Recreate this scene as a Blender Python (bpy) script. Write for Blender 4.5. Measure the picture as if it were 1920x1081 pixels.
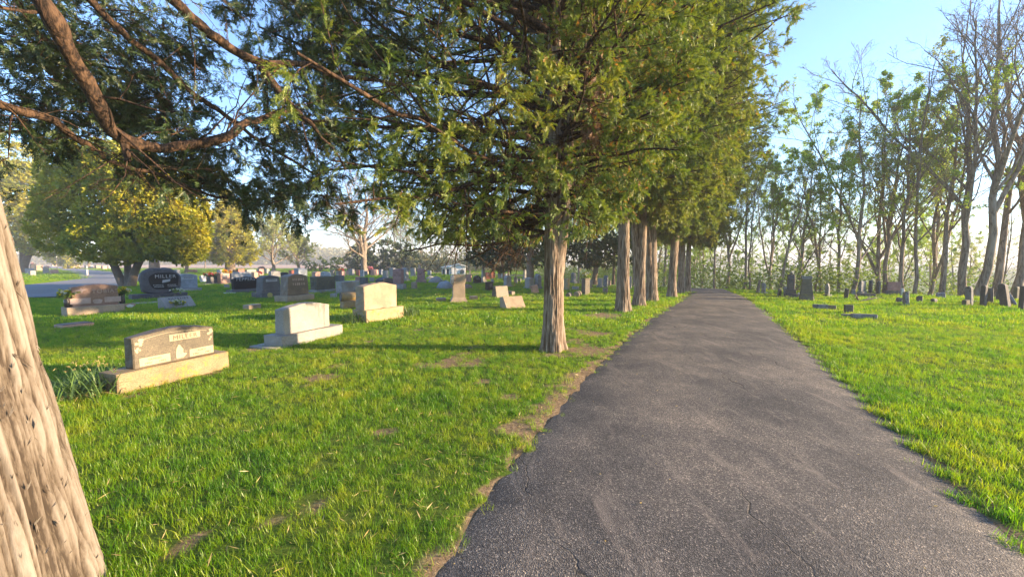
import bpy, bmesh, math, random
import numpy as np
from mathutils import Vector, Matrix, Euler
R_ = math.radians
rng = np.random.default_rng(7)
random.seed(7)
sc = bpy.context.scene
for o in list(bpy.data.objects): bpy.data.objects.remove(o)
C = sc.collection

# ------------------------------------------------------------------ camera, sky, sun, exposure
F_PX, H_CAM, Y_HOR = 730.0, 1.5, 492.0
PITCH = math.atan((540.5 - Y_HOR) / F_PX)
cam_d = bpy.data.cameras.new('camera'); cam = bpy.data.objects.new('camera', cam_d); C.objects.link(cam)
cam.location = (0, 0, H_CAM); cam.rotation_euler = (math.pi/2 - PITCH, 0, 0)
cam_d.sensor_width = 36; cam_d.lens = 36 * F_PX / 1920; cam_d.clip_start = 0.05; cam_d.clip_end = 5000
sc.camera = cam
SUN_AZ, SUN_EL = R_(93), R_(13.0)
w = bpy.data.worlds.new("World"); sc.world = w; w.use_nodes = True
nt = w.node_tree; nt.nodes.clear()
wo = nt.nodes.new('ShaderNodeOutputWorld'); bg = nt.nodes.new('ShaderNodeBackground')
sky = nt.nodes.new('ShaderNodeTexSky'); sky.sky_type = 'NISHITA'; sky.sun_disc = False
sky.sun_elevation = SUN_EL; sky.sun_rotation = SUN_AZ
sky.altitude = 200; sky.air_density = 1.0; sky.dust_density = 0.5; sky.ozone_density = 4.2
bg.inputs['Strength'].default_value = 0.10
nt.links.new(sky.outputs[0], bg.inputs[0]); nt.links.new(bg.outputs[0], wo.inputs[0])
sl = bpy.data.lights.new('sun', 'SUN'); so = bpy.data.objects.new('sun', sl); C.objects.link(so)
SUNV = Vector((math.cos(SUN_EL)*math.sin(SUN_AZ), math.cos(SUN_EL)*math.cos(SUN_AZ), math.sin(SUN_EL)))
so.rotation_euler = SUNV.to_track_quat('Z', 'Y').to_euler(); so.location = (20, -10, 30)
sl.energy = 4.1; sl.angle = R_(0.6); sl.color = (1.0, 0.74, 0.46)
vs = sc.view_settings; vs.view_transform = 'Standard'; vs.look = 'None'; vs.gamma = 1; vs.exposure = 2.42
sc.cycles.max_bounces = 6; sc.cycles.diffuse_bounces = 3; sc.cycles.transmission_bounces = 4
sc.cycles.transparent_max_bounces = 8; sc.cycles.use_denoising = True
sc.cycles.sample_clamp_indirect = 6

# ------------------------------------------------------------------ helpers
def ray(px, py):
    u = (px - 960) / F_PX; v = (540.5 - py) / F_PX
    cp, sp = math.cos(PITCH), math.sin(PITCH)
    return Vector((u, cp + v*sp, -sp + v*cp))
def at(px, py):                       # point of the flat ground seen at that place of the photograph
    r = ray(px, py); s = -H_CAM / r.z
    return Vector((r.x*s, r.y*s, 0))
def pt(px, py, Y):                    # point at distance Y ahead
    r = ray(px, py); s = Y / r.y
    return Vector((r.x*s, Y, H_CAM + r.z*s))

def _h(ix, iy, iz, seed):
    n = (ix.astype(np.int64)*374761393 + iy.astype(np.int64)*668265263 + iz.astype(np.int64)*2147483647 + seed*974634777) & 0xffffffff
    n = ((n ^ (n >> 13)) * 1274126177) & 0xffffffff
    n = n ^ (n >> 16)
    return (n & 0xffff) / 65535.0
def vnoise(x, y, z=None, seed=0):
    x = np.asarray(x, float); y = np.asarray(y, float); z = np.zeros_like(x) if z is None else np.asarray(z, float)
    x, y, z = np.broadcast_arrays(x, y, z)
    ix, iy, iz = np.floor(x), np.floor(y), np.floor(z)
    fx, fy, fz = x-ix, y-iy, z-iz
    fx = fx*fx*(3-2*fx); fy = fy*fy*(3-2*fy); fz = fz*fz*(3-2*fz)
    r = 0
    for a in (0, 1):
        for b in (0, 1):
            for c in (0, 1):
                wgt = (fx if a else 1-fx)*(fy if b else 1-fy)*(fz if c else 1-fz)
                r = r + wgt*_h(ix+a, iy+b, iz+c, seed)
    return r
def fbm(x, y, z=None, seed=0, oct=4):
    r, a, t = 0, 1, 0
    for k in range(oct):
        f = 2**k
        r = r + a*vnoise(np.asarray(x)*f, np.asarray(y)*f, None if z is None else np.asarray(z)*f, seed+k*17); t += a; a *= 0.5
    return r / t

class MB:
    """collects vertices and faces, builds ONE mesh"""
    def __init__(s): s.v, s.f, s.m, s.a, s.n = [], [], [], [], 0
    def add(s, V, Fc, mat=0, var=None):
        V = np.asarray(V, float).reshape(-1, 3); Fc = np.asarray(Fc, np.int64)
        s.v.append(V); s.f.append(Fc + s.n); s.m.append(mat)
        s.a.append(np.full(len(V), 0.5) if var is None else np.broadcast_to(np.asarray(var, float), (len(V),)))
        s.n += len(V)
    def build(s, name, mats, parent=None, smooth=True, link=True):
        me = bpy.data.meshes.new(name)
        V = np.concatenate(s.v) if s.v else np.zeros((0, 3))
        me.vertices.add(len(V)); me.vertices.foreach_set('co', V.astype(np.float32).ravel())
        nl = sum(f.size for f in s.f); nf = sum(len(f) for f in s.f)
        me.loops.add(nl); me.polygons.add(nf)
        li = np.concatenate([f.ravel() for f in s.f]).astype(np.int32)
        tot = np.concatenate([np.full(len(f), f.shape[1]) for f in s.f])
        st = np.concatenate([[0], np.cumsum(tot)[:-1]]).astype(np.int32)
        me.loops.foreach_set('vertex_index', li); me.polygons.foreach_set('loop_start', st)
        mi = np.concatenate([np.full(len(f), m) for f, m in zip(s.f, s.m)]).astype(np.int32)
        me.polygons.foreach_set('material_index', mi)
        me.polygons.foreach_set('use_smooth', np.full(nf, smooth))
        at_ = me.attributes.new('var', 'FLOAT', 'POINT'); at_.data.foreach_set('value', np.concatenate(s.a).astype(np.float32))
        me.update(calc_edges=True); me.validate()
        for m in (mats if isinstance(mats, (list, tuple)) else [mats]): me.materials.append(m)
        o = bpy.data.objects.new(name, me)
        if link: C.objects.link(o)
        if parent: o.parent = parent
        return o

def tag(o, label=None, cat=None, group=None, kind=None):
    if label: o['label'] = label
    if cat: o['category'] = cat
    if group: o['group'] = group
    if kind: o['kind'] = kind
    return o
def empty(name, loc, rz=0, label=None, cat=None, group=None):
    o = bpy.data.objects.new(name, None); C.objects.link(o); o.location = loc; o.rotation_euler = (0, 0, rz)
    o.empty_display_size = 0.1
    return tag(o, label, cat, group)
def copy_tree(o, parent=None):
    c = o.copy(); C.objects.link(c); c.parent = parent
    for ch in list(o.children): copy_tree(ch, c)
    return c

# ------------------------------------------------------------------ materials
def mat(name, fn):
    m = bpy.data.materials.new(name); m.use_nodes = True; t = m.node_tree; t.nodes.clear()
    out = t.nodes.new('ShaderNodeOutputMaterial')
    def N(kind, **kw):
        n = t.nodes.new('ShaderNode' + kind)
        for k, v in kw.items():
            if k.startswith('i_'): n.inputs[k[2:].replace('_', ' ')].default_value = v
            else: setattr(n, k, v)
        return n
    L = lambda a, b: t.links.new(a, b)
    sh = fn(N, L); L(sh, out.inputs['Surface'])
    return m
def ramp(N, L, fac, stops):
    r = N('ValToRGB'); e = r.color_ramp.elements
    while len(e) < len(stops): e.new(0.5)
    for k, (p, c) in enumerate(stops): e[k].position = p; e[k].color = (*c, 1)
    L(fac, r.inputs[0]); return r.outputs[0]
def coord(N, L, kind='Object', scale=(1, 1, 1)):
    tc = N('TexCoord'); mp = N('Mapping'); mp.inputs['Scale'].default_value = scale
    L(tc.outputs[kind], mp.inputs[0]); return mp.outputs[0]
def wpos(N, L, scale=(1, 1, 1)):
    g = N('NewGeometry'); mp = N('Mapping'); mp.inputs['Scale'].default_value = scale
    L(g.outputs['Position'], mp.inputs[0]); return mp.outputs[0]
def noise(N, L, vec, scale, detail=4, rough=0.6, dist=0):
    n = N('TexNoise'); n.inputs['Scale'].default_value = scale; n.inputs['Detail'].default_value = detail
    n.inputs['Roughness'].default_value = rough; n.inputs['Distortion'].default_value = dist
    L(vec, n.inputs['Vector']); return n.outputs['Fac']
def mixc(N, L, fac, a, b, mode='MIX'):
    m = N('MixRGB', blend_type=mode)
    for s, v in ((m.inputs[0], fac), (m.inputs[1], a), (m.inputs[2], b)):
        if isinstance(v, (int, float)): s.default_value = v
        elif isinstance(v, tuple): s.default_value = (*v, 1)
        else: L(v, s)
    return m.outputs[0]
def bump(N, L, h, strength, dist):
    b = N('Bump'); b.inputs['Strength'].default_value = strength; b.inputs['Distance'].default_value = dist
    L(h, b.inputs['Height']); return b.outputs[0]
def math_(N, L, op, a, b=0.0):
    m = N('Math', operation=op)
    for s, v in ((m.inputs[0], a), (m.inputs[1], b)):
        if isinstance(v, (int, float)): s.default_value = v
        else: L(v, s)
    return m.outputs[0]

def stone_mat(name, c, c2, lichen=None, lich_amt=0.0, rough=0.75, grain=90, bumpd=0.004, stain=0.35):
    def fn(N, L):
        v = coord(N, L)
        sp = noise(N, L, v, grain, 2, 0.7)
        col = ramp(N, L, sp, [(0.36, c2), (0.6, c)])
        big = noise(N, L, wpos(N, L), 2.6, 5, 0.65)
        st = ramp(N, L, big, [(0.38, (1-stain,)*3), (0.62, (1.0, 1.0, 1.0))])
        col = mixc(N, L, 1.0, col, st, 'MULTIPLY')
        if lichen:
            ln = noise(N, L, wpos(N, L), 7.0, 6, 0.75)
            lf = ramp(N, L, ln, [(0.62-0.3*lich_amt, (0, 0, 0)), (0.74-0.3*lich_amt, (1, 1, 1))])
            col = mixc(N, L, lf, col, lichen)
        p = N('BsdfPrincipled'); L(col, p.inputs['Base Color']); p.inputs['Roughness'].default_value = rough
        hn = noise(N, L, v, 35, 6, 0.75)
        L(bump(N, L, hn, 0.5, bumpd), p.inputs['Normal'])
        return p.outputs[0]
    return mat(name, fn)
M = {}
M['grey'] = stone_mat('grey_granite', (0.42, 0.40, 0.37), (0.20, 0.19, 0.18))
M['lightgrey'] = stone_mat('light_grey_granite', (0.33, 0.315, 0.295), (0.19, 0.18, 0.17), (0.30, 0.28, 0.18), 0.05, stain=0.2)
M['bluegrey'] = stone_mat('blue_grey_granite', (0.33, 0.36, 0.40), (0.19, 0.21, 0.24))
M['darkgrey'] = stone_mat('dark_grey_granite', (0.15, 0.145, 0.145), (0.06, 0.06, 0.065), (0.30, 0.22, 0.12), 0.05)
M['black'] = stone_mat('black_granite', (0.016, 0.016, 0.019), (0.008, 0.008, 0.01), rough=0.45, bumpd=0.0, stain=0.1)
M['black'].node_tree.nodes['Principled BSDF'].inputs['Specular IOR Level'].default_value = 0.15
M['blackrough'] = stone_mat('rough_black_granite', (0.10, 0.10, 0.115), (0.03, 0.03, 0.035), (0.26, 0.23, 0.18), 0.1, rough=0.7, bumpd=0.02)
M['pink'] = stone_mat('pink_granite', (0.42, 0.25, 0.22), (0.22, 0.10, 0.09), bumpd=0.012)
M['red'] = stone_mat('red_granite', (0.36, 0.10, 0.05), (0.18, 0.04, 0.025), rough=0.35)
M['salmon'] = stone_mat('salmon_granite', (0.52, 0.31, 0.24), (0.34, 0.18, 0.13), rough=0.5)
M['tan'] = stone_mat('tan_stone', (0.40, 0.31, 0.22), (0.28, 0.21, 0.145), (0.24, 0.20, 0.10), 0.05)
M['yellow'] = stone_mat('lichened_stone', (0.38, 0.29, 0.18), (0.29, 0.21, 0.12), (0.36, 0.22, 0.04), 0.35, stain=0.25)
M['ochre'] = stone_mat('ochre_lichen_stone', (0.31, 0.235, 0.13), (0.18, 0.13, 0.07), (0.33, 0.20, 0.035), 0.30)
M['brown'] = stone_mat('brown_granite', (0.22, 0.16, 0.115), (0.12, 0.085, 0.06), (0.36, 0.24, 0.13), 0.12, rough=0.5)
M['olive'] = stone_mat('weathered_olive_granite', (0.125, 0.10, 0.065), (0.06, 0.048, 0.032), (0.26, 0.20, 0.11), 0.10, rough=0.6, bumpd=0.004)
M['white'] = stone_mat('white_marble', (0.70, 0.70, 0.70), (0.55, 0.55, 0.56), (0.25, 0.25, 0.22), 0.05)
M['marble'] = stone_mat('blackened_marble', (0.26, 0.275, 0.28), (0.10, 0.105, 0.11), (0.045, 0.048, 0.05), 0.35)
M['darkstone'] = stone_mat('dark_weathered_stone', (0.10, 0.10, 0.10), (0.045, 0.045, 0.045), (0.16, 0.15, 0.10), 0.12)
M['mossstone'] = stone_mat('mossy_dark_stone', (0.15, 0.14, 0.10), (0.07, 0.065, 0.045), (0.16, 0.15, 0.05), 0.25)
M['carve'] = stone_mat('frosted_carving', (0.40, 0.34, 0.23), (0.30, 0.25, 0.165), stain=0.2, grain=150)
M['carvegrey'] = stone_mat('frosted_grey_carving', (0.42, 0.42, 0.43), (0.30, 0.30, 0.31), stain=0.1, grain=150)
M['letter'] = stone_mat('shaded_lettering', (0.20, 0.16, 0.10), (0.14, 0.11, 0.07), grain=150, bumpd=0)
M['pinkcarve'] = stone_mat('frosted_pink_carving', (0.54, 0.40, 0.35), (0.42, 0.30, 0.26), grain=150)
M['concrete'] = stone_mat('concrete', (0.42, 0.40, 0.36), (0.30, 0.28, 0.25), bumpd=0.006)

def simple(name, c, rough=0.6, metal=0.0):
    def fn(N, L):
        v = coord(N, L); n = noise(N, L, v, 30, 3)
        col = mixc(N, L, n, tuple(x*0.75 for x in c), tuple(min(1, x*1.15) for x in c))
        p = N('BsdfPrincipled'); L(col, p.inputs['Base Color']); p.inputs['Roughness'].default_value = rough
        p.inputs['Metallic'].default_value = metal; return p.outputs[0]
    return mat(name, fn)
M['whitepaint'] = simple('white_paint', (0.78, 0.78, 0.76))
M['glassdark'] = simple('dark_window', (0.06, 0.08, 0.10), 0.15)
M['bronze'] = simple('dark_bronze', (0.06, 0.055, 0.05), 0.4, 0.3)
M['vase'] = simple('dark_vase', (0.03, 0.028, 0.03), 0.3)
M['brass'] = simple('brass_disc', (0.45, 0.38, 0.12), 0.45, 0.2)
M['pole'] = simple('dark_metal_pole', (0.05, 0.05, 0.05), 0.5)

def leaf_mat(name, cols, transl=0.35, patch=0.5, tcol=1.3):
    """cols: dark, mid, light by the per-leaf attribute 'var'; world noise gives clumps of different leaf age"""
    def fn(N, L):
        a = N('Attribute', attribute_name='var')
        n = noise(N, L, wpos(N, L), patch, 3, 0.6)
        s = math_(N, L, 'ADD', math_(N, L, 'MULTIPLY', a.outputs['Fac'], 0.75), math_(N, L, 'MULTIPLY', math_(N, L, 'SUBTRACT', n, 0.37), 0.9))
        k = len(cols)
        col = ramp(N, L, s, [(i/(k-1)*0.9+0.05, c) for i, c in enumerate(cols)])
        d = N('BsdfDiffuse'); L(col, d.inputs['Color'])
        tr = N('BsdfTranslucent'); L(mixc(N, L, 1.0, col, (tcol, tcol*0.98, tcol*0.5), 'MULTIPLY'), tr.inputs['Color'])
        g = N('BsdfGlossy'); g.inputs['Roughness'].default_value = 0.5
        g.inputs['Color'].default_value = (1, 1, 1, 1)
        m1 = N('MixShader'); m1.inputs[0].default_value = transl; L(d.outputs[0], m1.inputs[1]); L(tr.outputs[0], m1.inputs[2])
        m2 = N('MixShader'); m2.inputs[0].default_value = 0.035; L(m1.outputs[0], m2.inputs[1]); L(g.outputs[0], m2.inputs[2])
        return m2.outputs[0]
    return mat(name, fn)
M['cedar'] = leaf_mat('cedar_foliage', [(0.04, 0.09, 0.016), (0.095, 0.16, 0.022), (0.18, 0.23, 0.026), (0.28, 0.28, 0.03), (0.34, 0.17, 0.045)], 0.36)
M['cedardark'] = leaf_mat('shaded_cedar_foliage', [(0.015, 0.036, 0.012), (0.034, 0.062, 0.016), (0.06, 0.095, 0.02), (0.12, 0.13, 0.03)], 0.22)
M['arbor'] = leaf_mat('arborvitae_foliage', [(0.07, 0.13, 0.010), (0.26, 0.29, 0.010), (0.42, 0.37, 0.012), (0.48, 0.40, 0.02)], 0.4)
M['spring'] = leaf_mat('spring_leaves', [(0.20, 0.34, 0.04), (0.30, 0.44, 0.06), (0.38, 0.48, 0.09)], 0.55, 0.2)
M['bud'] = leaf_mat('yellow_green_buds', [(0.26, 0.32, 0.08), (0.36, 0.40, 0.12), (0.42, 0.42, 0.16)], 0.5, 0.2)
M['under'] = leaf_mat('undergrowth_leaves', [(0.08, 0.15, 0.025), (0.15, 0.24, 0.035), (0.24, 0.30, 0.05)], 0.45, 0.3)
M['farleaf'] = leaf_mat('distant_leaves', [(0.12, 0.15, 0.08), (0.20, 0.22, 0.10), (0.28, 0.24, 0.14)], 0.3, 0.03)
M['strap'] = leaf_mat('strap_leaves', [(0.05, 0.10, 0.03), (0.09, 0.17, 0.04), (0.16, 0.24, 0.07)], 0.35, 3)
M['drystrap'] = leaf_mat('dry_leaves', [(0.35, 0.25, 0.08), (0.45, 0.34, 0.12), (0.5, 0.4, 0.2)], 0.3, 3)
for nm, c in (('yellowf', (0.75, 0.62, 0.03)), ('whitef', (0.75, 0.75, 0.72)), ('redf', (0.60, 0.05, 0.09)), ('orangef', (0.72, 0.30, 0.05)), ('pinkf', (0.65, 0.22, 0.25))):
    M[nm] = leaf_mat('petals_' + nm, [tuple(x*0.7 for x in c), c], 0.3, 5)

def bark_mat(name, c1, c2, c3, zs=0.12, sc_=26, bd=0.012, crack=(0.3, 0.5)):
    def fn(N, L):
        v = coord(N, L, 'Object', (1, 1, zs))
        n0 = noise(N, L, v, sc_*.5, 5, 0.6, 0.25)
        n = math_(N, L, 'MULTIPLY', math_(N, L, 'ABSOLUTE', math_(N, L, 'SUBTRACT', n0, .5)), 5.0)
        n5 = noise(N, L, v, sc_*3, 3, 0.6, 0.2)
        n = math_(N, L, 'ADD', n, math_(N, L, 'MULTIPLY', math_(N, L, 'SUBTRACT', n5, .5), .5))
        col = ramp(N, L, n, [(0.02, c1), (0.16, c2), (0.55, c3)])
        big = noise(N, L, coord(N, L, 'Object', (1, 1, 0.4)), 3, 4)
        col = mixc(N, L, 1.0, col, ramp(N, L, big, [(0.35, (0.72, 0.72, 0.75)), (0.6, (1.0, 0.98, 0.95))]), 'MULTIPLY')
        p = N('BsdfPrincipled'); L(col, p.inputs['Base Color']); p.inputs['Roughness'].default_value = 0.9
        p.inputs['Specular IOR Level'].default_value = 0.2
        L(bump(N, L, n, 0.9, bd), p.inputs['Normal'])
        return p.outputs[0]
    return mat(name, fn)
def ridge_bark(name, c0, c1, c2, c3):
    def fn(N, L):
        a = N('Attribute', attribute_name='var'); v = coord(N, L, 'Object', (1, 1, .12)); n = noise(N, L, v, 90, 4, 0.7); n2 = noise(N, L, coord(N, L, 'Object', (1, 1, .5)), 5, 4)
        f = math_(N, L, 'ADD', a.outputs['Fac'], math_(N, L, 'MULTIPLY', math_(N, L, 'SUBTRACT', n, .5), 1.1))
        col = ramp(N, L, f, [(0.12, c0), (0.36, c1), (0.62, c2), (0.95, c3)])
        col = mixc(N, L, 1.0, col, ramp(N, L, n2, [(0.35, (0.78, 0.76, 0.74)), (0.6, (1, 1, 1))]), 'MULTIPLY')
        p = N('BsdfPrincipled'); L(col, p.inputs['Base Color']); p.inputs['Roughness'].default_value = 0.92; p.inputs['Specular IOR Level'].default_value = 0.15
        L(bump(N, L, n, 0.6, 0.006), p.inputs['Normal']); return p.outputs[0]
    return mat(name, fn)
M['barknear'] = bark_mat('pale_shreddy_cedar_bark', (0.09, 0.07, 0.05), (0.26, 0.215, 0.165), (0.37, 0.32, 0.26), 0.035, 60, 0.014)
M['bark'] = bark_mat('cedar_bark', (0.09, 0.062, 0.044), (0.26, 0.195, 0.145), (0.40, 0.32, 0.25), 0.07, 50, 0.015)
M['barknear'] = ridge_bark('pale_shreddy_ridged_bark', (0.05, 0.038, 0.028), (0.12, 0.096, 0.072), (0.18, 0.152, 0.122), (0.235, 0.207, 0.172))
M['bark'] = ridge_bark('ridged_cedar_bark', (0.085, 0.06, 0.042), (0.155, 0.115, 0.083), (0.24, 0.19, 0.145), (0.32, 0.265, 0.21))
M['barkred'] = bark_mat('reddish_limb_bark', (0.02, 0.014, 0.010), (0.05, 0.031, 0.020), (0.115, 0.070, 0.042), 0.3, 30, 0.008)
M['barkgrey'] = bark_mat('grey_woodland_bark', (0.12, 0.10, 0.08), (0.24, 0.20, 0.16), (0.34, 0.29, 0.235), 0.15, 12, 0.02)
M['barkpale'] = bark_mat('pale_woodland_bark', (0.13, 0.105, 0.08), (0.22, 0.18, 0.14), (0.31, 0.26, 0.205), 0.15, 12, 0.02)

# ------------------------------------------------------------------ terrain, road and soil as functions
def terrain(x, y):
    x = np.asarray(x, float); y = np.asarray(y, float)
    s = np.maximum((x-7)*0.5 + (y-24.3)*0.866, x-25.0)
    fade = np.clip((x-3.5)/5.0, 0, 1); fade = fade*fade*(3-2*fade)
    s = np.maximum(s, 0)
    drop = np.minimum(0.20*s*np.clip(s/1.2, 0, 1), 5.0)
    near = 0.03*(fbm(x*0.35, y*0.35, seed=3, oct=2)-0.5)
    return -drop*fade + near*np.clip((np.hypot(x, y)-3)/6, 0, 1)*np.clip(30/(1+np.hypot(x, y)), 0, 1)
LE = [(790, 1120), (815, 1075), (880, 972), (950, 880), (992, 830), (1060, 752), (1100, 706), (1140, 668), (1182, 630), (1222, 597), (1262, 570), (1300, 548)]
RE = [(2010, 1100), (1915, 1030), (1830, 946), (1730, 850), (1640, 765), (1560, 692), (1500, 640), (1466, 608), (1440, 586), (1415, 567), (1392, 554), (1372, 547)]
Lw = [at(*p) for p in LE]; Rw = [at(*p) for p in RE]
def extend(W, other):
    return W
d0 = Vector((-0.43, -0.90, 0))
Lw = [Lw[0] + d0*k for k in (14, 7, 2.0)] + Lw
Rw = [Rw[0] + d0*k for k in (14, 7, 2.0)] + Rw
far_c = [((10.6, 22.3), 2.9), ((11.6, 24.5), 3.0), ((12.0, 27.5), 3.1), ((11.2, 31), 3.2), ((9.2, 35), 3.2), ((5, 40), 3.2)]
def resample(P, n):
    P = np.array([[p[0], p[1]] for p in P]); d = np.concatenate([[0], np.cumsum(np.linalg.norm(np.diff(P, axis=0), axis=1))])
    t = np.linspace(0, d[-1], n); return np.stack([np.interp(t, d, P[:, k]) for k in (0, 1)], 1)
def smooth(P, it=2):
    P = P.copy()
    for _ in range(it): P[1:-1] = 0.25*P[:-2] + 0.5*P[1:-1] + 0.25*P[2:]
    return P
fc = np.array([c for c, _ in far_c]); ft = np.gradient(fc, axis=0); ft /= np.linalg.norm(ft, axis=1)[:, None]
nrm = np.stack([-ft[:, 1], ft[:, 0]], 1)
Lall = np.vstack([[(p.x, p.y) for p in Lw], fc + nrm*np.array([wd/2 for _, wd in far_c])[:, None]])
Rall = np.vstack([[(p.x, p.y) for p in Rw], fc - nrm*np.array([wd/2 for _, wd in far_c])[:, None]])
NL = 420
Ls = smooth(resample(Lall, NL), 8); Rs = smooth(resample(Rall, NL), 8)
jl = (fbm(np.arange(NL)*0.35, np.zeros(NL), seed=5)-0.5)*0.05; jr = (fbm(np.arange(NL)*0.3, np.zeros(NL), seed=9)-0.5)*0.07
dirn = Rs - Ls; dirn /= np.linalg.norm(dirn, axis=1)[:, None]
Ls = Ls + dirn*jl[:, None]; Rs = Rs + dirn*jr[:, None]
CL, WD = (Ls+Rs)/2, np.linalg.norm(Rs-Ls, axis=1)
def road_sd(x, y):
    """signed distance (negative inside) to the asphalt and side (-1 left, +1 right)"""
    x = np.asarray(x, float).ravel(); y = np.asarray(y, float).ravel(); out = np.full(len(x), 99.0); side = np.zeros(len(x))
    for k in range(0, len(x), 20000):
        q = np.stack([x[k:k+20000], y[k:k+20000]], 1)
        dl = np.linalg.norm(q[:, None] - Ls[None, ::3], axis=2); dr = np.linalg.norm(q[:, None] - Rs[None, ::3], axis=2)
        il, ir = dl.argmin(1)*3, dr.argmin(1)*3
        # outward tests
        a = ((q - Ls[il])*dirn[il]).sum(1); b = ((q - Rs[ir])*dirn[ir]).sum(1)
        inside = (a > 0) & (b < 0)
        dmin = np.minimum(dl.min(1), dr.min(1))
        out[k:k+20000] = np.where(inside, -dmin, dmin); side[k:k+20000] = np.where(dl.min(1) < dr.min(1), -1, 1)
    return out, side
# second drive on the left, far
D2a = [(-40, 562), (57, 548), (113, 539.5), (160, 531.5), (205, 525), (250, 519), (300, 514)]
D2b = [(222, 522), (190, 512.5), (150, 506.5), (97, 500.3), (40, 498)]
drive_a = smooth(resample([at(*p) for p in D2a], 60), 4); drive_b = smooth(resample([at(*p) for p in D2b], 60), 4)
def near_poly(x, y, P, half):
    q = np.stack([np.ravel(x), np.ravel(y)], 1); r = np.full(len(q), 99.0)
    for k in range(0, len(q), 20000): r[k:k+20000] = np.linalg.norm(q[k:k+20000, None] - P[None], axis=2).min(1)
    return r < half
STONE_SPOTS = []
def soil_amt(x, y):
    x = np.ravel(x); y = np.ravel(y)
    sd, side = road_sd(x, y)
    n = fbm(x*1.6, y*1.6, seed=21, oct=4); n2 = fbm(x*4.5, y*4.5, seed=31, oct=3)
    wl = np.where(side < 0, np.where(y < 3.3, 0.09, 0.15 + 0.25*np.exp(-((y-4.6)/1.6)**2)), 0.07)
    edge = np.clip(1.25 - sd/wl, 0, 1.3)
    patch = np.clip((n-0.66)*6, 0, 1)*np.where((side < 0) & (y < 9) & (x > -3), 1.0, 0.15)
    s = np.clip(edge*1.1 - (n2-0.35)*1.2, 0, 1)
    blob = 0
    for (cx, cy, r) in SOIL_BLOBS: blob = np.maximum(blob, np.clip(1.25 - np.hypot(x-cx, y-cy)/r - (n2-0.5)*1.1, 0, 1))
    return np.clip(np.maximum(np.maximum(s, patch), blob), 0, 1)
SOIL_BLOBS = []
for px, py, r in ((1100, 655, 0.5), (1120, 625, 0.35), (965, 800, 0.20), (955, 745, 0.12), (905, 715, 0.14), (1130, 590, 0.9), (1180, 578, 0.5), (480, 655, 0.22), (720, 810, 0.10), (390, 700, 0.16),
                  (350, 1020, 0.10), (590, 950, 0.10), (520, 975, 0.09), (250, 742, 0.14), (330, 730, 0.10), (270, 567, 1.0), (690, 640, 0.12)):
    g = at(px, py); SOIL_BLOBS.append((g.x, g.y, r))

def ground_mat():
    def fn(N, L):
        p1 = wpos(N, L)
        n1 = noise(N, L, p1, 1.1, 5, 0.65); n2 = noise(N, L, p1, 28, 5, 0.75)
        green = ramp(N, L, n1, [(0.3, (0.050, 0.090, 0.014)), (0.5, (0.085, 0.135, 0.018)), (0.7, (0.12, 0.16, 0.025))])
        green = mixc(N, L, 1.0, green, ramp(N, L, n2, [(0.3, (0.5, 0.5, 0.5)), (0.65, (1.2, 1.2, 1.2))]), 'MULTIPLY')
        soil = ramp(N, L, n2, [(0.25, (0.07, 0.05, 0.03)), (0.48, (0.19, 0.135, 0.08)), (0.6, (0.27, 0.20, 0.12)), (0.75, (0.42, 0.33, 0.22))])
        a = N('Attribute', attribute_name='var')
        col = mixc(N, L, ramp(N, L, a.outputs['Fac'], [(0.25, (0, 0, 0)), (0.55, (1, 1, 1))]), green, soil)
        b = N('Attribute', attribute_name='zone')
        fieldc = ramp(N, L, noise(N, L, wpos(N, L, (0.02, 0.2, 1)), 1, 4), [(0.3, (0.40, 0.26, 0.18)), (0.7, (0.48, 0.34, 0.25))])
        col = mixc(N, L, b.outputs['Fac'], col, fieldc)
        p = N('BsdfPrincipled'); L(col, p.inputs['Base Color']); p.inputs['Roughness'].default_value = 0.95
        p.inputs['Specular IOR Level'].default_value = 0.1
        L(bump(N, L, n2, 0.8, 0.02), p.inputs['Normal'])
        return p.outputs[0]
    return mat('lawn_soil', fn)
M['ground'] = ground_mat()
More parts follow.
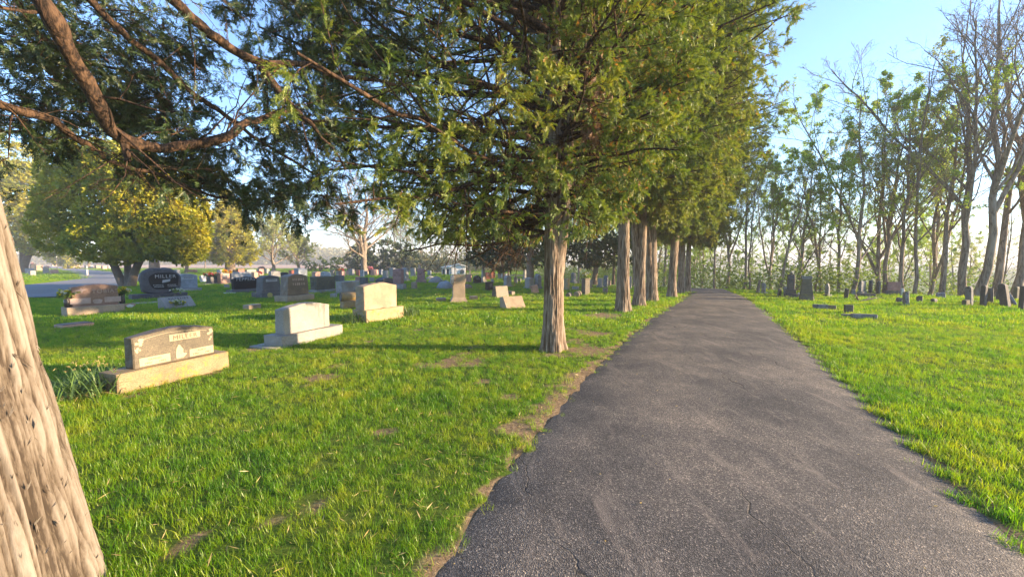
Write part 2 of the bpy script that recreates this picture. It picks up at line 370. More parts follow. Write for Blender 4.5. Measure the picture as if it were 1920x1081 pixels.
def asphalt_mat():
    def fn(N, L):
        p1 = wpos(N, L)
        g = N('TexVoronoi'); g.inputs['Scale'].default_value = 150; L(p1, g.inputs['Vector'])
        gr = ramp(N, L, g.outputs['Color'], [(0.0, (0.036, 0.034, 0.033)), (0.5, (0.070, 0.067, 0.066)), (0.8, (0.155, 0.145, 0.132)), (1.0, (0.42, 0.37, 0.31))])
        big = noise(N, L, p1, 0.9, 6, 0.68)
        wear = ramp(N, L, big, [(0.36, (0.55, 0.56, 0.60)), (0.47, (0.85, 0.84, 0.84)), (0.55, (1.15, 1.10, 1.05)), (0.68, (1.7, 1.56, 1.40))])
        col = mixc(N, L, 1.0, gr, wear, 'MULTIPLY')
        # pale worn scrapes running along the drive
        mp = N('Mapping'); mp.inputs['Rotation'].default_value = (0, 0, R_(25)); mp.inputs['Scale'].default_value = (2.0, 0.5, 1)
        ge = N('NewGeometry'); L(ge.outputs['Position'], mp.inputs[0])
        n3 = noise(N, L, mp.outputs[0], 2.2, 7, 0.75, 0.6)
        sf = ramp(N, L, n3, [(0.54, (0, 0, 0)), (0.74, (0.75, 0.75, 0.75))])
        col = mixc(N, L, sf, col, (0.25, 0.21, 0.175))
        # cracks
        mv = N('Mapping'); mv.inputs['Rotation'].default_value = (0, 0, R_(20)); mv.inputs['Scale'].default_value = (0.75, 0.25, 1)
        L(noise_vec(N, L, ge.outputs['Position']), mv.inputs[0])
        vc = N('TexVoronoi', feature='DISTANCE_TO_EDGE'); vc.inputs['Scale'].default_value = 1.0; L(mv.outputs[0], vc.inputs['Vector'])
        cr = ramp(N, L, vc.outputs['Distance'], [(0.0, (1, 1, 1)), (0.0035, (0, 0, 0))])
        cm = ramp(N, L, noise(N, L, p1, 0.5, 2), [(0.47, (0, 0, 0)), (0.56, (1, 1, 1))])
        cf = mixc(N, L, 1.0, cr, cm, 'MULTIPLY')
        col = mixc(N, L, cf, col, (0.015, 0.014, 0.013))
        p = N('BsdfPrincipled'); L(col, p.inputs['Base Color']); p.inputs['Roughness'].default_value = 0.82
        p.inputs['Specular IOR Level'].default_value = 0.35
        hn = math_(N, L, 'SUBTRACT', g.outputs['Distance'], math_(N, L, 'MULTIPLY', cf, 2.0))
        L(bump(N, L, hn, 0.7, 0.006), p.inputs['Normal'])
        return p.outputs[0]
    return mat('worn_asphalt', fn)
def noise_vec(N, L, src):
    n = N('TexNoise'); n.inputs['Scale'].default_value = 1.3; n.inputs['Detail'].default_value = 5; L(src, n.inputs['Vector'])
    v = N('VectorMath', operation='MULTIPLY_ADD'); L(n.outputs['Color'], v.inputs[0]); v.inputs[1].default_value = (0.7, 0.7, 0); L(src, v.inputs[2])
    return v.outputs[0]
M['asphalt'] = asphalt_mat()

# ------------------------------------------------------------------ ground sheet and roads
def axis(lo, hi, a, b, step):
    mid = np.arange(a, b, step); l = [a]; s = step
    while l[-1] > lo: s *= 1.18; l.append(l[-1]-s)
    h = [mid[-1]]; s = step
    while h[-1] < hi: s *= 1.18; h.append(h[-1]+s)
    return np.concatenate([np.array(l[1:])[::-1], mid, np.array(h[1:])])
gx = axis(-900, 900, -9, 14, 0.11); gy = axis(-60, 1200, 0.5, 22, 0.11)
X, Y = np.meshgrid(gx, gy); Z = terrain(X, Y)
sd, _ = road_sd(X, Y); sd = sd.reshape(X.shape)
Z = np.where(sd < 0.25, Z*np.clip((sd+0.1)/0.35, 0, 1)*(Y < 20) + Z*(Y >= 20) - 0.02*(sd < 0), Z) - 0.0
soil = soil_amt(X, Y)
gb = MB(); nx, ny = len(gx), len(gy); idx = np.arange(nx*ny).reshape(ny, nx)
gb.add(np.stack([X, Y, Z], 2).reshape(-1, 3), np.stack([idx[:-1, :-1], idx[:-1, 1:], idx[1:, 1:], idx[1:, :-1]], 2).reshape(-1, 4), 0, soil)
ground = gb.build('ground', M['ground']); tag(ground, kind='structure')
zone = ground.data.attributes.new('zone', 'FLOAT', 'POINT')
zv = np.clip((Y + 0.15*X - 92)/6, 0, 1)*np.clip((20-X)/10, 0, 1)
zone.data.foreach_set('value', zv.astype(np.float32).ravel())

rb = MB(); nc = 15; tt = np.linspace(0, 1, nc)
P = Ls[:, None, :]*(1-tt)[None, :, None] + Rs[:, None, :]*tt[None, :, None]
Zr = np.where(P[..., 1] < 20, 0, terrain(P[..., 0], P[..., 1])) + 0.022 + 0.03*(1-(2*tt-1)**2)[None, :] + 0.006*(fbm(P[..., 0]*0.8, P[..., 1]*0.8, seed=8)-0.5)
Zr[:, 0] -= 0.03; Zr[:, -1] -= 0.03
idx = np.arange(NL*nc).reshape(NL, nc)
rb.add(np.concatenate([P, Zr[..., None]], 2).reshape(-1, 3), np.stack([idx[:-1, :-1], idx[:-1, 1:], idx[1:, 1:], idx[1:, :-1]], 2).reshape(-1, 4))
tag(rb.build('road', M['asphalt']), kind='structure')
def strip(name, Pc, half, m, z=0.012):
    t = np.gradient(Pc, axis=0); t /= np.linalg.norm(t, axis=1)[:, None]; n = np.stack([-t[:, 1], t[:, 0]], 1)
    half = np.broadcast_to(half, (len(Pc),))[:, None]
    A, B = Pc+n*half, Pc-n*half; V = np.concatenate([np.c_[A, terrain(A[:, 0], A[:, 1])+z+0.02], np.c_[B, terrain(B[:, 0], B[:, 1])+z+0.02]]); k = len(Pc)
    i = np.arange(k-1); b = MB(); b.add(V, np.stack([i, i+k, i+k+1, i+1], 1)); return tag(b.build(name, m), kind='structure')
def drive_mat():
    def fn(N, L):
        n = noise(N, L, wpos(N, L), 0.6, 5); col = ramp(N, L, n, [(0.3, (0.12, 0.125, 0.14)), (0.7, (0.20, 0.20, 0.21))])
        p = N('BsdfPrincipled'); L(col, p.inputs['Base Color']); p.inputs['Roughness'].default_value = 0.85; return p.outputs[0]
    return mat('grey_drive', fn)
M['drive'] = drive_mat()
strip('cemetery_drive', drive_a, 2.6, M['drive']); strip('cemetery_drive_branch', drive_b, 2.3, M['drive'], 0.02)

# ------------------------------------------------------------------ tube and branch tools
def frames(P):
    T = np.gradient(P, axis=1); T /= np.linalg.norm(T, axis=2)[..., None] + 1e-9
    ref = np.where(np.abs(T[:, :1, 2:3]) > 0.9, np.array([[[1., 0, 0]]]), np.array([[[0, 0, 1.]]]))
    ref = np.broadcast_to(ref, T.shape)
    A = np.cross(ref, T); A /= np.linalg.norm(A, axis=2)[..., None] + 1e-9
    return T, A, np.cross(T, A)
def tubes(mb, P, R, sides, mat_=0, var=0.5):
    P = np.asarray(P, float); R = np.asarray(R, float)
    if P.ndim == 2: P = P[None]; R = R[None]
    Nn, K, _ = P.shape; T, A, B = frames(P)
    th = np.linspace(0, 2*np.pi, sides, endpoint=False)
    V = P[:, :, None] + R[:, :, None, None]*(A[:, :, None]*np.cos(th)[:, None] + B[:, :, None]*np.sin(th)[:, None])
    idx = np.arange(Nn*K*sides).reshape(Nn, K, sides); nx_ = np.roll(idx, -1, axis=2)
    Fq = np.stack([idx[:, :-1], nx_[:, :-1], nx_[:, 1:], idx[:, 1:]], 3).reshape(-1, 4)
    mb.add(V.reshape(-1, 3), Fq, mat_, var)
def grow(P, R, n, t0, t1, ang, lr, K=5, wig=0.1, up=0.0, rr=0.6, minr=0.002, len_abs=None, tap=None, azbias=None, seed=None):
    """n children on each parent polyline; returns child polylines and radii"""
    g = np.random.default_rng(seed) if seed is not None else rng
    Np, Kp, _ = P.shape; T, A, B = frames(P)
    plen = np.linalg.norm(np.diff(P, axis=1), axis=2).sum(1)
    t = t0 + (t1-t0)*(np.arange(n)[None]+g.random((Np, n)))/n
    f = t*(Kp-1); i = np.minimum(f.astype(int), Kp-2); fr = (f-i)[..., None]; ii = np.arange(Np)[:, None]
    O = P[ii, i]*(1-fr) + P[ii, i+1]*fr; r0 = R[ii, i]*(1-fr[..., 0]) + R[ii, i+1]*fr[..., 0]
    az = g.random((Np, n))*2*np.pi if azbias is None else (np.arange(n)[None]*2.4 + g.random((Np, n))*0.8)
    an = R_(ang)*(0.75+0.5*g.random((Np, n)))
    D = T[ii, i]*np.cos(an)[..., None] + (A[ii, i]*np.cos(az)[..., None] + B[ii, i]*np.sin(az)[..., None])*np.sin(an)[..., None]
    ln = (plen[:, None]*lr*(1.15-0.75*t) if len_abs is None else len_abs*(np.ones_like(t) if tap is None else tap(t)))*(0.7+0.6*g.random((Np, n)))
    D = D.reshape(-1, 3); O = O.reshape(-1, 3); ln = ln.reshape(-1); r0 = r0.reshape(-1)
    out = np.zeros((len(O), K, 3)); out[:, 0] = O; cur = D
    for k in range(1, K):
        cur = cur + g.normal(0, wig, cur.shape) + np.array([0, 0, up])/(K-1)
        cur /= np.linalg.norm(cur, axis=1)[:, None]
        out[:, k] = out[:, k-1] + cur*(ln/(K-1))[:, None]
    rb_ = np.maximum(r0*rr, minr)
    Rr = rb_[:, None]*np.linspace(1, 0.25, K)[None]; return out, np.maximum(Rr, minr*0.5)

def quads(q):
    """list of 4-point quads -> template (verts, faces)"""
    V = np.array(q, float).reshape(-1, 3); return V, np.arange(len(V)).reshape(-1, 4)
def diamond(o, d, ln, wd, nrm_=(0, 0, 1)):
    o = np.array(o, float); d = np.array(d, float); d /= np.linalg.norm(d); s = np.cross(nrm_, d); s /= np.linalg.norm(s)
    return [o, o+d*ln*0.45+s*wd/2, o+d*ln, o+d*ln*0.45-s*wd/2]
def t_cedar(w_=0.075, seed=1, droop=0.15, npair=9):
    g = np.random.default_rng(seed); q = [diamond((0, 0, 0), (1, 0, 0), 1.0, w_*0.8)]
    for t in np.linspace(0.05, 0.92, npair):
        for s in (-1, 1):
            a = R_(36+g.uniform(-14, 14)); ln = 0.40*(1-0.5*t)*g.uniform(0.6, 1.25)
            q.append(diamond((t, 0, 0), (math.cos(a), s*math.sin(a), g.uniform(-0.5, 0.4)), ln, w_*g.uniform(.8, 1.3), (0, g.uniform(-.9, .9), 1)))
    V, Fc = quads(q); V[:, 2] -= droop*V[:, 0]**2; return V, Fc
def t_fan(seed=1, n=6, wd=0.42):
    g = np.random.default_rng(seed); q = []
    for k in range(n):
        a = R_(g.uniform(-75, 75)); q.append(diamond(g.uniform(-.15, .15, 3), (math.cos(a), math.sin(a), g.uniform(-0.7, 0.7)), g.uniform(0.5, 1.0), wd*g.uniform(.7, 1.2), g.normal(0, 1, 3)))
    return quads(q)
def place(mb, tmpl, pos, dirv, size, g, mat_=0, var=None, roll=1.0):
    V, Fc = tmpl; n = len(pos); dirv = dirv/(np.linalg.norm(dirv, axis=1)[:, None]+1e-9)
    upv = np.array([0, 0, 1.]) + g.normal(0, roll, (n, 3)); s = np.cross(upv, dirv); s /= np.linalg.norm(s, axis=1)[:, None]+1e-9
    u = np.cross(dirv, s); size = np.broadcast_to(size, (n,))[:, None, None]
    W_ = pos[:, None] + size*(V[None, :, :1]*dirv[:, None] + V[None, :, 1:2]*s[:, None] + V[None, :, 2:]*u[:, None])
    FF = Fc[None] + (np.arange(n)*len(V))[:, None, None]
    if var is None: var = g.random(n)
    mb.add(W_.reshape(-1, 3), FF.reshape(-1, Fc.shape[1]), mat_, np.repeat(var, len(V)))
def along(P, n, g, t0=0.0):
    """n sample points and directions on each polyline"""
    Np, K, _ = P.shape; t = (t0 + (1-t0)*g.random((Np, n)))*(K-1); i = np.minimum(t.astype(int), K-2); f = (t-i)[..., None]; ii = np.arange(Np)[:, None]
    pos = P[ii, i]*(1-f)+P[ii, i+1]*f; d = P[ii, i+1]-P[ii, i]; return pos.reshape(-1, 3), d.reshape(-1, 3)

def bark_tube(mb, path, rad, sides=72, rings=110, ridge=0.035, flare=0.0, seed=0, lobes=(), nridge=26, flare_h=0.45, mat_=0, fissure=False):
    """trunk with real vertical bark ridges"""
    path = np.array(path, float); d = np.concatenate([[0], np.cumsum(np.linalg.norm(np.diff(path, axis=0), axis=1))])
    t = np.linspace(0, d[-1], rings); Pp = np.stack([np.interp(t, d, path[:, k]) for k in range(3)], 1); Rr = np.interp(t, d, rad)
    for _ in range(6): Pp[1:-1] = 0.25*Pp[:-2]+0.5*Pp[1:-1]+0.25*Pp[2:]; Rr[1:-1] = 0.25*Rr[:-2]+0.5*Rr[1:-1]+0.25*Rr[2:]
    th = np.linspace(0, 2*np.pi, sides, endpoint=False); TH, TT = np.meshgrid(th, t)
    z0 = t[0]
    fl = 1 + flare*np.exp(-(TT-z0)/flare_h)*(1+0.45*np.cos(TH*5+seed)+0.25*np.cos(TH*3+seed*2))
    lob = 1 + sum(a*np.cos(k*TH+p+TT*tw) for k, a, p, tw in lobes)
    cx, cy = np.cos(TH)*nridge/6.28, np.sin(TH)*nridge/6.28
    rn = fbm(cx*1.0, cy*1.0, TT*1.6, seed=seed, oct=4); rn2 = fbm(cx*2.3, cy*2.3, TT*3.2, seed=seed+31, oct=3); rid = .5*(1 - np.abs(2*rn-1)*6.0).clip(-1, 1) + .6*(1 - np.abs(2*rn2-1)*6.0).clip(-1, 1)
    if fissure:
        a1 = fbm(cx, cy, TT*1.1, seed=seed, oct=2); a2 = fbm(cx*2.1, cy*2.1, TT*2.2, seed=seed+31, oct=2)
        rid = np.minimum((np.abs(2*a1-1)*6-1).clip(-1, 1), (np.abs(2*a2-1)*6-.8).clip(-1, 1))
    fine = fbm(cx*3, cy*3, TT*6, seed=seed+5, oct=2)-0.5
    rr = Rr[:, None]*fl*lob*(1+ridge*rid+ridge*0.5*fine) + 0.02*(fbm(cx*.3, cy*.3, TT*1.5, seed=seed+9, oct=2)-0.5)
    T, A, B = frames(Pp[None]); T, A, B = T[0], A[0], B[0]
    V = Pp[:, None] + rr[..., None]*(A[:, None]*np.cos(TH)[..., None] + B[:, None]*np.sin(TH)[..., None])
    idx = np.arange(rings*sides).reshape(rings, sides); nx_ = np.roll(idx, -1, axis=1)
    mb.add(V.reshape(-1, 3), np.stack([idx[:-1], nx_[:-1], nx_[1:], idx[1:]], 2).reshape(-1, 4), mat_, np.clip(.5+.5*rid+.5*fine, 0, 1).ravel())
    return Pp, Rr

CED = [t_cedar(0.075, s, 0.15+0.1*s, 7) for s in (1, 2, 3)]
CEDF = [t_cedar(0.09, s, 0.2, 7) for s in (4, 5)]

# ------------------------------------------------------------------ cedars
def cedar_crown(seed, height, z0, prof, n1, n2, n3, spray, size, tmpls, inner_bare=0.35, asym=None, droop=0.05, zmin=1.85):
    """prof(t): limb length at relative height t. returns limb mesh builder and foliage builder"""
    g = np.random.default_rng(seed); lim, fol = MB(), MB()
    t = ((np.arange(n1)+g.random(n1))/n1)**1.3; z = z0 + (height-z0)*t; az = np.arange(n1)*2.399 + g.normal(0, 0.35, n1)
    ln = np.array([prof(a) for a in t])*g.uniform(0.72, 1.12, n1)
    if asym: kx = 0.5+0.5*np.cos(az-R_(asym[0])); ln *= 1-(1-asym[1])*kx*np.interp(t, [0, .35, .6], [1, 1, .5]); z = z + kx*np.clip(.35-t, 0, 1)*asym[2]
    el = np.interp(t, [0, 0.25, 0.7, 1], [2, 14, 35, 65]) + g.normal(0, 7, n1)
    K = 8; P1 = np.zeros((n1, K, 3)); P1[:, 0, 2] = z
    D = np.stack([np.cos(az)*np.cos(R_(1)*el), np.sin(az)*np.cos(R_(1)*el), np.sin(R_(1)*el)], 1)
    cur = D.copy()
    for k in range(1, K):
        cur = cur + g.normal(0, 0.09, cur.shape); cur[:, 2] += np.where(k < 4, -droop*.6, droop); cur /= np.linalg.norm(cur, axis=1)[:, None]
        P1[:, k] = P1[:, k-1] + cur*(ln/(K-1))[:, None]
    r1 = (0.014+0.011*ln); R1 = r1[:, None]*np.linspace(1, 0.2, K)
    tubes(lim, P1, R1, 6)
    P2, R2 = grow(P1, R1, n2, 0.22, 0.98, 52, 0.42, 5, 0.16, 0.0, 0.5, 0.004, seed=seed+1)
    tubes(lim, P2, R2, 4)
    P3, R3 = grow(P2, R2, n3, 0.2, 1.0, 45, 0.5, 4, 0.15, -0.08, 0.55, 0.0025, seed=seed+2)
    tubes(lim, P3, R3, 3)
    # foliage only away from the shaded interior
    for PP, n in ((P3, spray), (P2, max(1, spray//2))):
        pos, d = along(PP, n, g, 0.15)
        rel = np.hypot(pos[:, 0], pos[:, 1]); zt = np.clip((pos[:, 2]-z0)/(height-z0), 0, 1)
        R0 = np.interp(zt, np.linspace(0, 1, 21), [prof(a) for a in np.linspace(0, 1, 21)])
        keep = g.random(len(pos)) < np.clip((rel/(R0+1e-6)-inner_bare*0.4)*3.0, 0.08, 1)
        keep &= pos[:, 2] > zmin + 0.35*(fbm(pos[:, 0]*2, pos[:, 1]*2, seed=5)-.5)
        pos, d = pos[keep], d[keep]; rel = rel[keep]; R0 = R0[keep]
        dd = d/(np.linalg.norm(d, axis=1)[:, None]+1e-9) + g.normal(0, 0.45, d.shape) + np.array([0, 0, -0.12])
        k = g.integers(0, len(tmpls), len(pos))
        cl = fbm(pos[:, 0]*1.3, pos[:, 1]*1.3, pos[:, 2]*1.3, seed=seed, oct=2)
        var = np.clip(0.15 + 0.5*cl + g.normal(0, 0.12, len(pos)) + 0.12*(rel/(R0+.1)-0.6), 0, 0.85)
        dead = g.random(len(pos)) < np.where(rel < R0*0.45, 0.08, 0.010); var[dead] = 1.25
        for j, tm in enumerate(tmpls):
            m_ = k == j; place(fol, tm, pos[m_], dd[m_], size*g.uniform(0.65, 1.3, m_.sum()), g, 0, var[m_], 0.8)
    return lim, fol

def cedar_tree(loc, label, seed, height, r, prof, dense, size, z0, path=None, forks=(), lobes=(), near=False, rot=0, tm=CED, lean=(0, 0), group='cedars in the row beside the road', inner=0.35, asym=None):
    root = empty('cedar_tree', loc, rot, label, 'tree', group)
    tb = MB(); r *= 1 if near else .8
    pth = [(0, 0, -0.1), (lean[0]*.1, lean[1]*.1, height*0.12), (lean[0]*.4, lean[1]*.4, height*0.4), (lean[0], lean[1], height*0.97)]
    bark_tube(tb, pth, [r, r*0.86, r*0.62, r*0.1], 150 if near else 110, 300 if near else 150, 0.06, 0.42, seed, lobes, 34 if near else 30, 0.3 if near else 0.35)
    for fk in forks: bark_tube(tb, fk[0], fk[1], 40, 70, 0.07, 0, seed+3, (), 14)
    lim, fol = cedar_crown(seed, height, z0, prof, *dense, size, tm, inner, asym)
    tr = tb.build('trunk', M['bark'], root); lim.build('bough', M['barkred'], root); fol.build('crown', M['cedar'], root, smooth=False)
    return root
def prof_a(t): return float(np.interp(t, [0, 0.1, 0.3, 0.55, 0.8, 1], [2.8, 4.0, 4.5, 3.9, 2.4, 0.4]))
def prof_b(t): return float(np.interp(t, [0, 0.12, 0.35, 0.6, 0.85, 1], [2.0, 2.9, 4.1, 4.2, 3.0, 0.6]))
base = at(1036, 655)
cedar_tree(base, 'nearest cedar of the row with pale fluted bark and low spreading crown', 11, 10, 0.195, prof_a, (175, 11, 5, 21), 0.087, 1.95, asym=(-10, .5, 1.6),
           forks=[([(0.05, 0.02, 1.2), (0.13, 0.0, 2.2), (0.25, -0.02, 4.0)], [0.12, 0.14, 0.09])], lobes=[(2, 0.10, 0.5, 0.25), (3, 0.06, 1.0, 0.5)], near=True)
dsb = MB(); gg = np.random.default_rng(3); dc = np.array(pt(1112, 205, 5.6)-base); dp = dc+gg.normal(0, 1, (260, 3))*np.array([.10, .10, .22]); place(dsb, CED[2], dp, gg.normal(0, .35, (260, 3))+np.array([0, 0, -1.]), .15, gg, 0, gg.random(260))
do_ = dsb.build('dead_spray', leaf_mat('dead_brown_foliage', [(0.20, 0.11, 0.06), (0.36, 0.22, 0.14)], .2), bpy.data.objects['cedar_tree'], smooth=False); do_['label'] = 'hanging clump of dead brown foliage'
ROW = [((1167, 583), 'cedar standing second from the camera with straight single trunk', 12.5, 0.26, 0, 0),
       ((1198, 573), 'cedar with a broken side stub beside its trunk, third along the row', 12.5, 0.24, 1, 40),
       ((1222, 565), 'twin-stemmed fluted cedar standing fourth along the row', 12, 0.27, 2, 100),
       ((1259, 556), 'forked cedar with bare curling twigs, fifth along the row', 10.5, 0.25, 2, 200),
       ((1276, 549.5), 'leaning cedar close beside the last slim cedar of the row', 9.5, 0.22, 1, 280),
       ((1289, 546.5), 'last slim straight cedar of the row before the bend in the road', 9.5, 0.17, 0, 330)]
protos = {}
for k, (pp, lab, h, r, kind, rot) in enumerate(ROW):
    p = at(*pp)
    if kind not in protos:
        fk = [[], [([(0, 0, 0.6), (-0.16, 0.0, 2.0), (-0.25, 0.05, 3.4), (-0.3, .1, 5)], [0.13, 0.12, 0.10, 0.05])], [([(0.05, 0, 0.1), (-0.18, -0.05, 1.6), (-0.30, -0.05, 3.2), (-0.5, 0, 6)], [0.16, 0.145, 0.12, 0.06])]][kind]
        protos[kind] = cedar_tree(p, lab, 20+kind, h, r, prof_b, (160, 9, 5, 13), 0.145, 3.5, asym=None, forks=fk, lean=[(0, 0), (.35, .1), (-.25, .15)][kind], lobes=[(2, 0.08, kind, 0.1)], tm=CEDF)
    else:
        t = copy_tree(protos[kind]); t.location = p; t.rotation_euler.z = R_(rot); t['label'] = lab; s = h/12.3; t.scale = (s, s, s)

# the leaning cedar at the left edge and its overhanging limbs
def near_cedar():
    base = Vector((-2.26, 1.5, 0))
    root = empty('cedar_tree', base, 0, 'leaning cedar at the left edge with pale shreddy bark and overhanging limbs', 'tree')
    def loc(p): return np.array(p) - np.array(base)
    path = [loc(p) for p in ((-2.26, 1.5, -0.15), (-2.33, 1.5, 0.4), (-2.43, 1.5, 1.05), (-2.48, 1.5, 1.6), (-2.50, 1.52, 2.1), (-3.0, 1.8, 3.2), (-3.5, 2.3, 4.6), (-3.6, 2.5, 6.5), (-3.6, 2.6, 8.5))]
    tb = MB(); bark_tube(tb, path, [0.42, 0.385, 0.36, 0.33, 0.275, 0.22, 0.19, 0.13, 0.03], 420, 560, 0.032, 0.03, 4, [(2, 0.03, 0.3, 0.3), (5, 0.012, 1, 0.2)], 62, fissure=True)
    # shreds of bark peeling from the trunk
    g = np.random.default_rng(5); n = 900; k = g.random(n)*2.3; cs = np.array(path)
    cz = cs[:, 2]; c = np.stack([np.interp(k, cz, cs[:, 0]), np.interp(k, cz, cs[:, 1]), k], 1); rr = np.interp(k, cz, [0.42, 0.385, 0.36, 0.33, 0.275, 0.22, 0.19, 0.13, 0.03])*1.02
    a = g.random(n)*6.28; out = np.stack([np.cos(a), np.sin(a), np.zeros(n)], 1)
    V, Fc = quads([diamond((0, 0, 0), (1, 0, 0.1), 1.0, 0.12), diamond((0.1, 0.02, 0), (1, 0.15, 0.2), 0.7, 0.09)])
    place(tb, (V, Fc), c+out*rr[:, None]*0.985, out*g.uniform(0.15, 0.7, (n, 1))+np.array([0, 0, 1])*g.choice([-1, 1], (n, 1)), g.uniform(0.02, 0.06, n), g, 0)
    tb.build('trunk', M['barknear'], root)
    limbs = [
        [(-3.4, 2.2, 4.2), pt(40, -60, 2.55), pt(100, 30, 2.6), pt(150, 125, 2.75), pt(190, 190, 2.9), pt(232, 262, 3.1), pt(300, 274, 3.3), pt(370, 268, 3.45), pt(432, 250, 3.6), pt(470, 222, 3.9), pt(560, 205, 4.4)],
        [(-3.5, 2.3, 4.9), pt(240, -90, 3.1), pt(315, -10, 3.3), pt(375, 50, 3.5), pt(425, 88, 3.7), pt(490, 125, 3.9), pt(560, 122, 4.2), pt(640, 142, 4.6), pt(740, 158, 5.0)],
        [pt(488, 124, 3.9), pt(508, 150, 3.9), pt(540, 192, 3.95), pt(585, 235, 4.0), pt(625, 272, 4.1), pt(650, 320, 4.3)],
        [(-3.45, 2.3, 4.5), pt(120, -40, 3.6), pt(215, 45, 3.9), pt(290, 110, 4.2), pt(350, 165, 4.5), pt(420, 215, 4.8), pt(500, 270, 5.2), pt(600, 330, 5.6)],
        [(-3.3, 2.15, 3.3), pt(-60, 170, 2.9), pt(20, 205, 3.2), pt(110, 232, 3.6), pt(200, 300, 4.2), pt(300, 330, 4.8), pt(420, 375, 5.6), pt(520, 385, 6.2)],
        [(-3.45, 2.3, 4.4), pt(60, 60, 4.2), pt(160, 120, 4.8), pt(290, 150, 5.4), pt(330, 230, 5.7), pt(345, 280, 5.9)],
        [(-3.5, 2.3, 5.2), pt(380, -120, 4.0), pt(480, -30, 4.5), pt(600, 20, 5.0), pt(680, 90, 5.3)],
        [pt(232, 262, 3.1), pt(238, 285, 3.1), pt(243, 306, 3.1)],
        [(-3.2, 2.1, 3.0), pt(-120, 260, 3.4), pt(-20, 250, 4.2), pt(60, 240, 5.0), pt(150, 260, 5.6)],
    ]
    rad = [(0.085, 0.03), (0.075, 0.02), (0.045, 0.010), (0.06, 0.015), (0.06, 0.012), (0.045, 0.01), (0.05, 0.012), (0.034, 0.022), (0.05, 0.012)]
    g = np.random.default_rng(9); allP = []
    for i, (Pl, (ra, rb_)) in enumerate(zip(limbs, rad)):
        ra *= .78; rb_ *= .85
        Pl = np.array([loc(p) for p in Pl]); d = np.concatenate([[0], np.cumsum(np.linalg.norm(np.diff(Pl, axis=0), axis=1))])
        nn = max(24, int(d[-1]/0.03)); t = np.linspace(0, d[-1], nn); Q = np.stack([np.interp(t, d, Pl[:, k]) for k in range(3)], 1)
        for _ in range(14): Q[1:-1] = .25*Q[:-2]+.5*Q[1:-1]+.25*Q[2:]
        Q += (np.stack([fbm(t*3, t*0, seed=i*7+k, oct=3) for k in range(3)], 1)-0.5)*0.09*np.clip(t/0.5, 0, 1)[:, None]
        Rr = np.interp(t, [0, d[-1]], [ra, rb_])*(1+0.55*(fbm(t*6, t*0, seed=40+i, oct=3)-0.5)); lb = MB()
        th = np.linspace(0, 6.283, 20, endpoint=False); TH, TT = np.meshgrid(th, t)
        rr = Rr[:, None]*(1+0.22*(fbm(np.cos(TH)*2.2, np.sin(TH)*2.2, TT*9, seed=i, oct=4)-0.5))
        T, A, B = [q[0] for q in frames(Q[None])]
        V = Q[:, None]+rr[..., None]*(A[:, None]*np.cos(TH)[..., None]+B[:, None]*np.sin(TH)[..., None])
        ix = np.arange(nn*20).reshape(nn, 20); nx_ = np.roll(ix, -1, axis=1)
        lb.add(V.reshape(-1, 3), np.stack([ix[:-1], nx_[:-1], nx_[1:], ix[1:]], 2).reshape(-1, 4))
        # bare side twigs
        jj = np.linspace(0, nn-1, 12).astype(int); P1 = Q[jj][None]; R1 = Rr[jj][None]
        n2 = int(3+d[-1]*2.6)
        P2, R2 = grow(P1, R1, n2, 0.2, 1.0, 60, 0, 6, 0.2, -0.35, 0.22, 0.004, len_abs=0.75, seed=60+i)
        tubes(lb, P2, R2, 5)
        P3, R3 = grow(P2, R2, 4, 0.15, 0.95, 50, 0.5, 5, 0.2, -0.2, 0.6, 0.002, seed=70+i); tubes(lb, P3, R3, 3)
        P4, R4 = grow(P3, R3, 3, 0.15, 0.95, 50, 0.55, 4, 0.2, -0.2, 0.6, 0.0015, seed=80+i); tubes(lb, P4, R4, 3)
        lb.build('limb', M['barkred'], root)
        if i != 7: allP.append((P2, P3, P4))
    fol = MB()
    # foliage: masses hung along the sub branches, thinned where the photograph shows open sky
    clumps = [(60, 130, 4.6, 1.0, 1.0), (190, 60, 4.6, .8, .8), (20, 20, 4.2, 1.0, .9), (150, 170, 4.4, .6, 1), (40, 205, 4.6, .45, .9), (270, 180, 5.0, .8, .8), (330, 60, 5.2, .55, .5),
              (300, 270, 5.6, .55, 1.3), (355, 320, 6.0, .6, 1.5), (430, 330, 5.4, .6, .5), (395, 230, 5.4, .5, .4), (560, 370, 4.8, .48, 1.0), (500, 350, 5.0, .40, .7), (560, 60, 5.2, .9, .8),
              (620, 20, 5.6, 1.0, 1.1), (660, 110, 5.6, .7, 1.0), (520, 180, 5.2, .4, .4), (560, 250, 5.6, .6, .6), (480, 300, 5.4, .5, .35), (640, 190, 5.6, .5, .5), (430, 20, 5.0, .4, .25), (630, 240, 5.8, .5, .7)]
    lb = MB(); bp = np.array([loc(pt(px, py, Yc)) for px, py, Yc, r, dn in clumps])
    for (px, py, Yc, r, dn), c in zip(clumps, bp):
        n = max(3, int(30*dn*r)); dd = g.normal(0, 1, (n, 3)); dd[:, 2] *= 0.45; dd += np.array([0.5, 0.25, -0.1]); dd /= np.linalg.norm(dd, axis=1)[:, None]
        st = c + g.normal(0, r*0.42, (n, 3))*np.array([1, 1, 0.65]); K = 6; P2 = np.zeros((n, K, 3)); P2[:, 0] = st; cur = dd
        for k in range(1, K): cur = cur+g.normal(0, .15, cur.shape)+np.array([0, 0, -0.03]); cur /= np.linalg.norm(cur, axis=1)[:, None]; P2[:, k] = P2[:, k-1]+cur*r*0.16*g.uniform(.7, 1.3, (n, 1))
        R2 = np.full((n, 1), 0.007)*np.linspace(1, .3, K); tubes(lb, P2, R2, 4)
        P3, R3 = grow(P2, R2, 7, 0.05, 1, 48, 0.55, 4, 0.15, -0.12, 0.5, 0.0022); tubes(lb, P3, R3, 3)
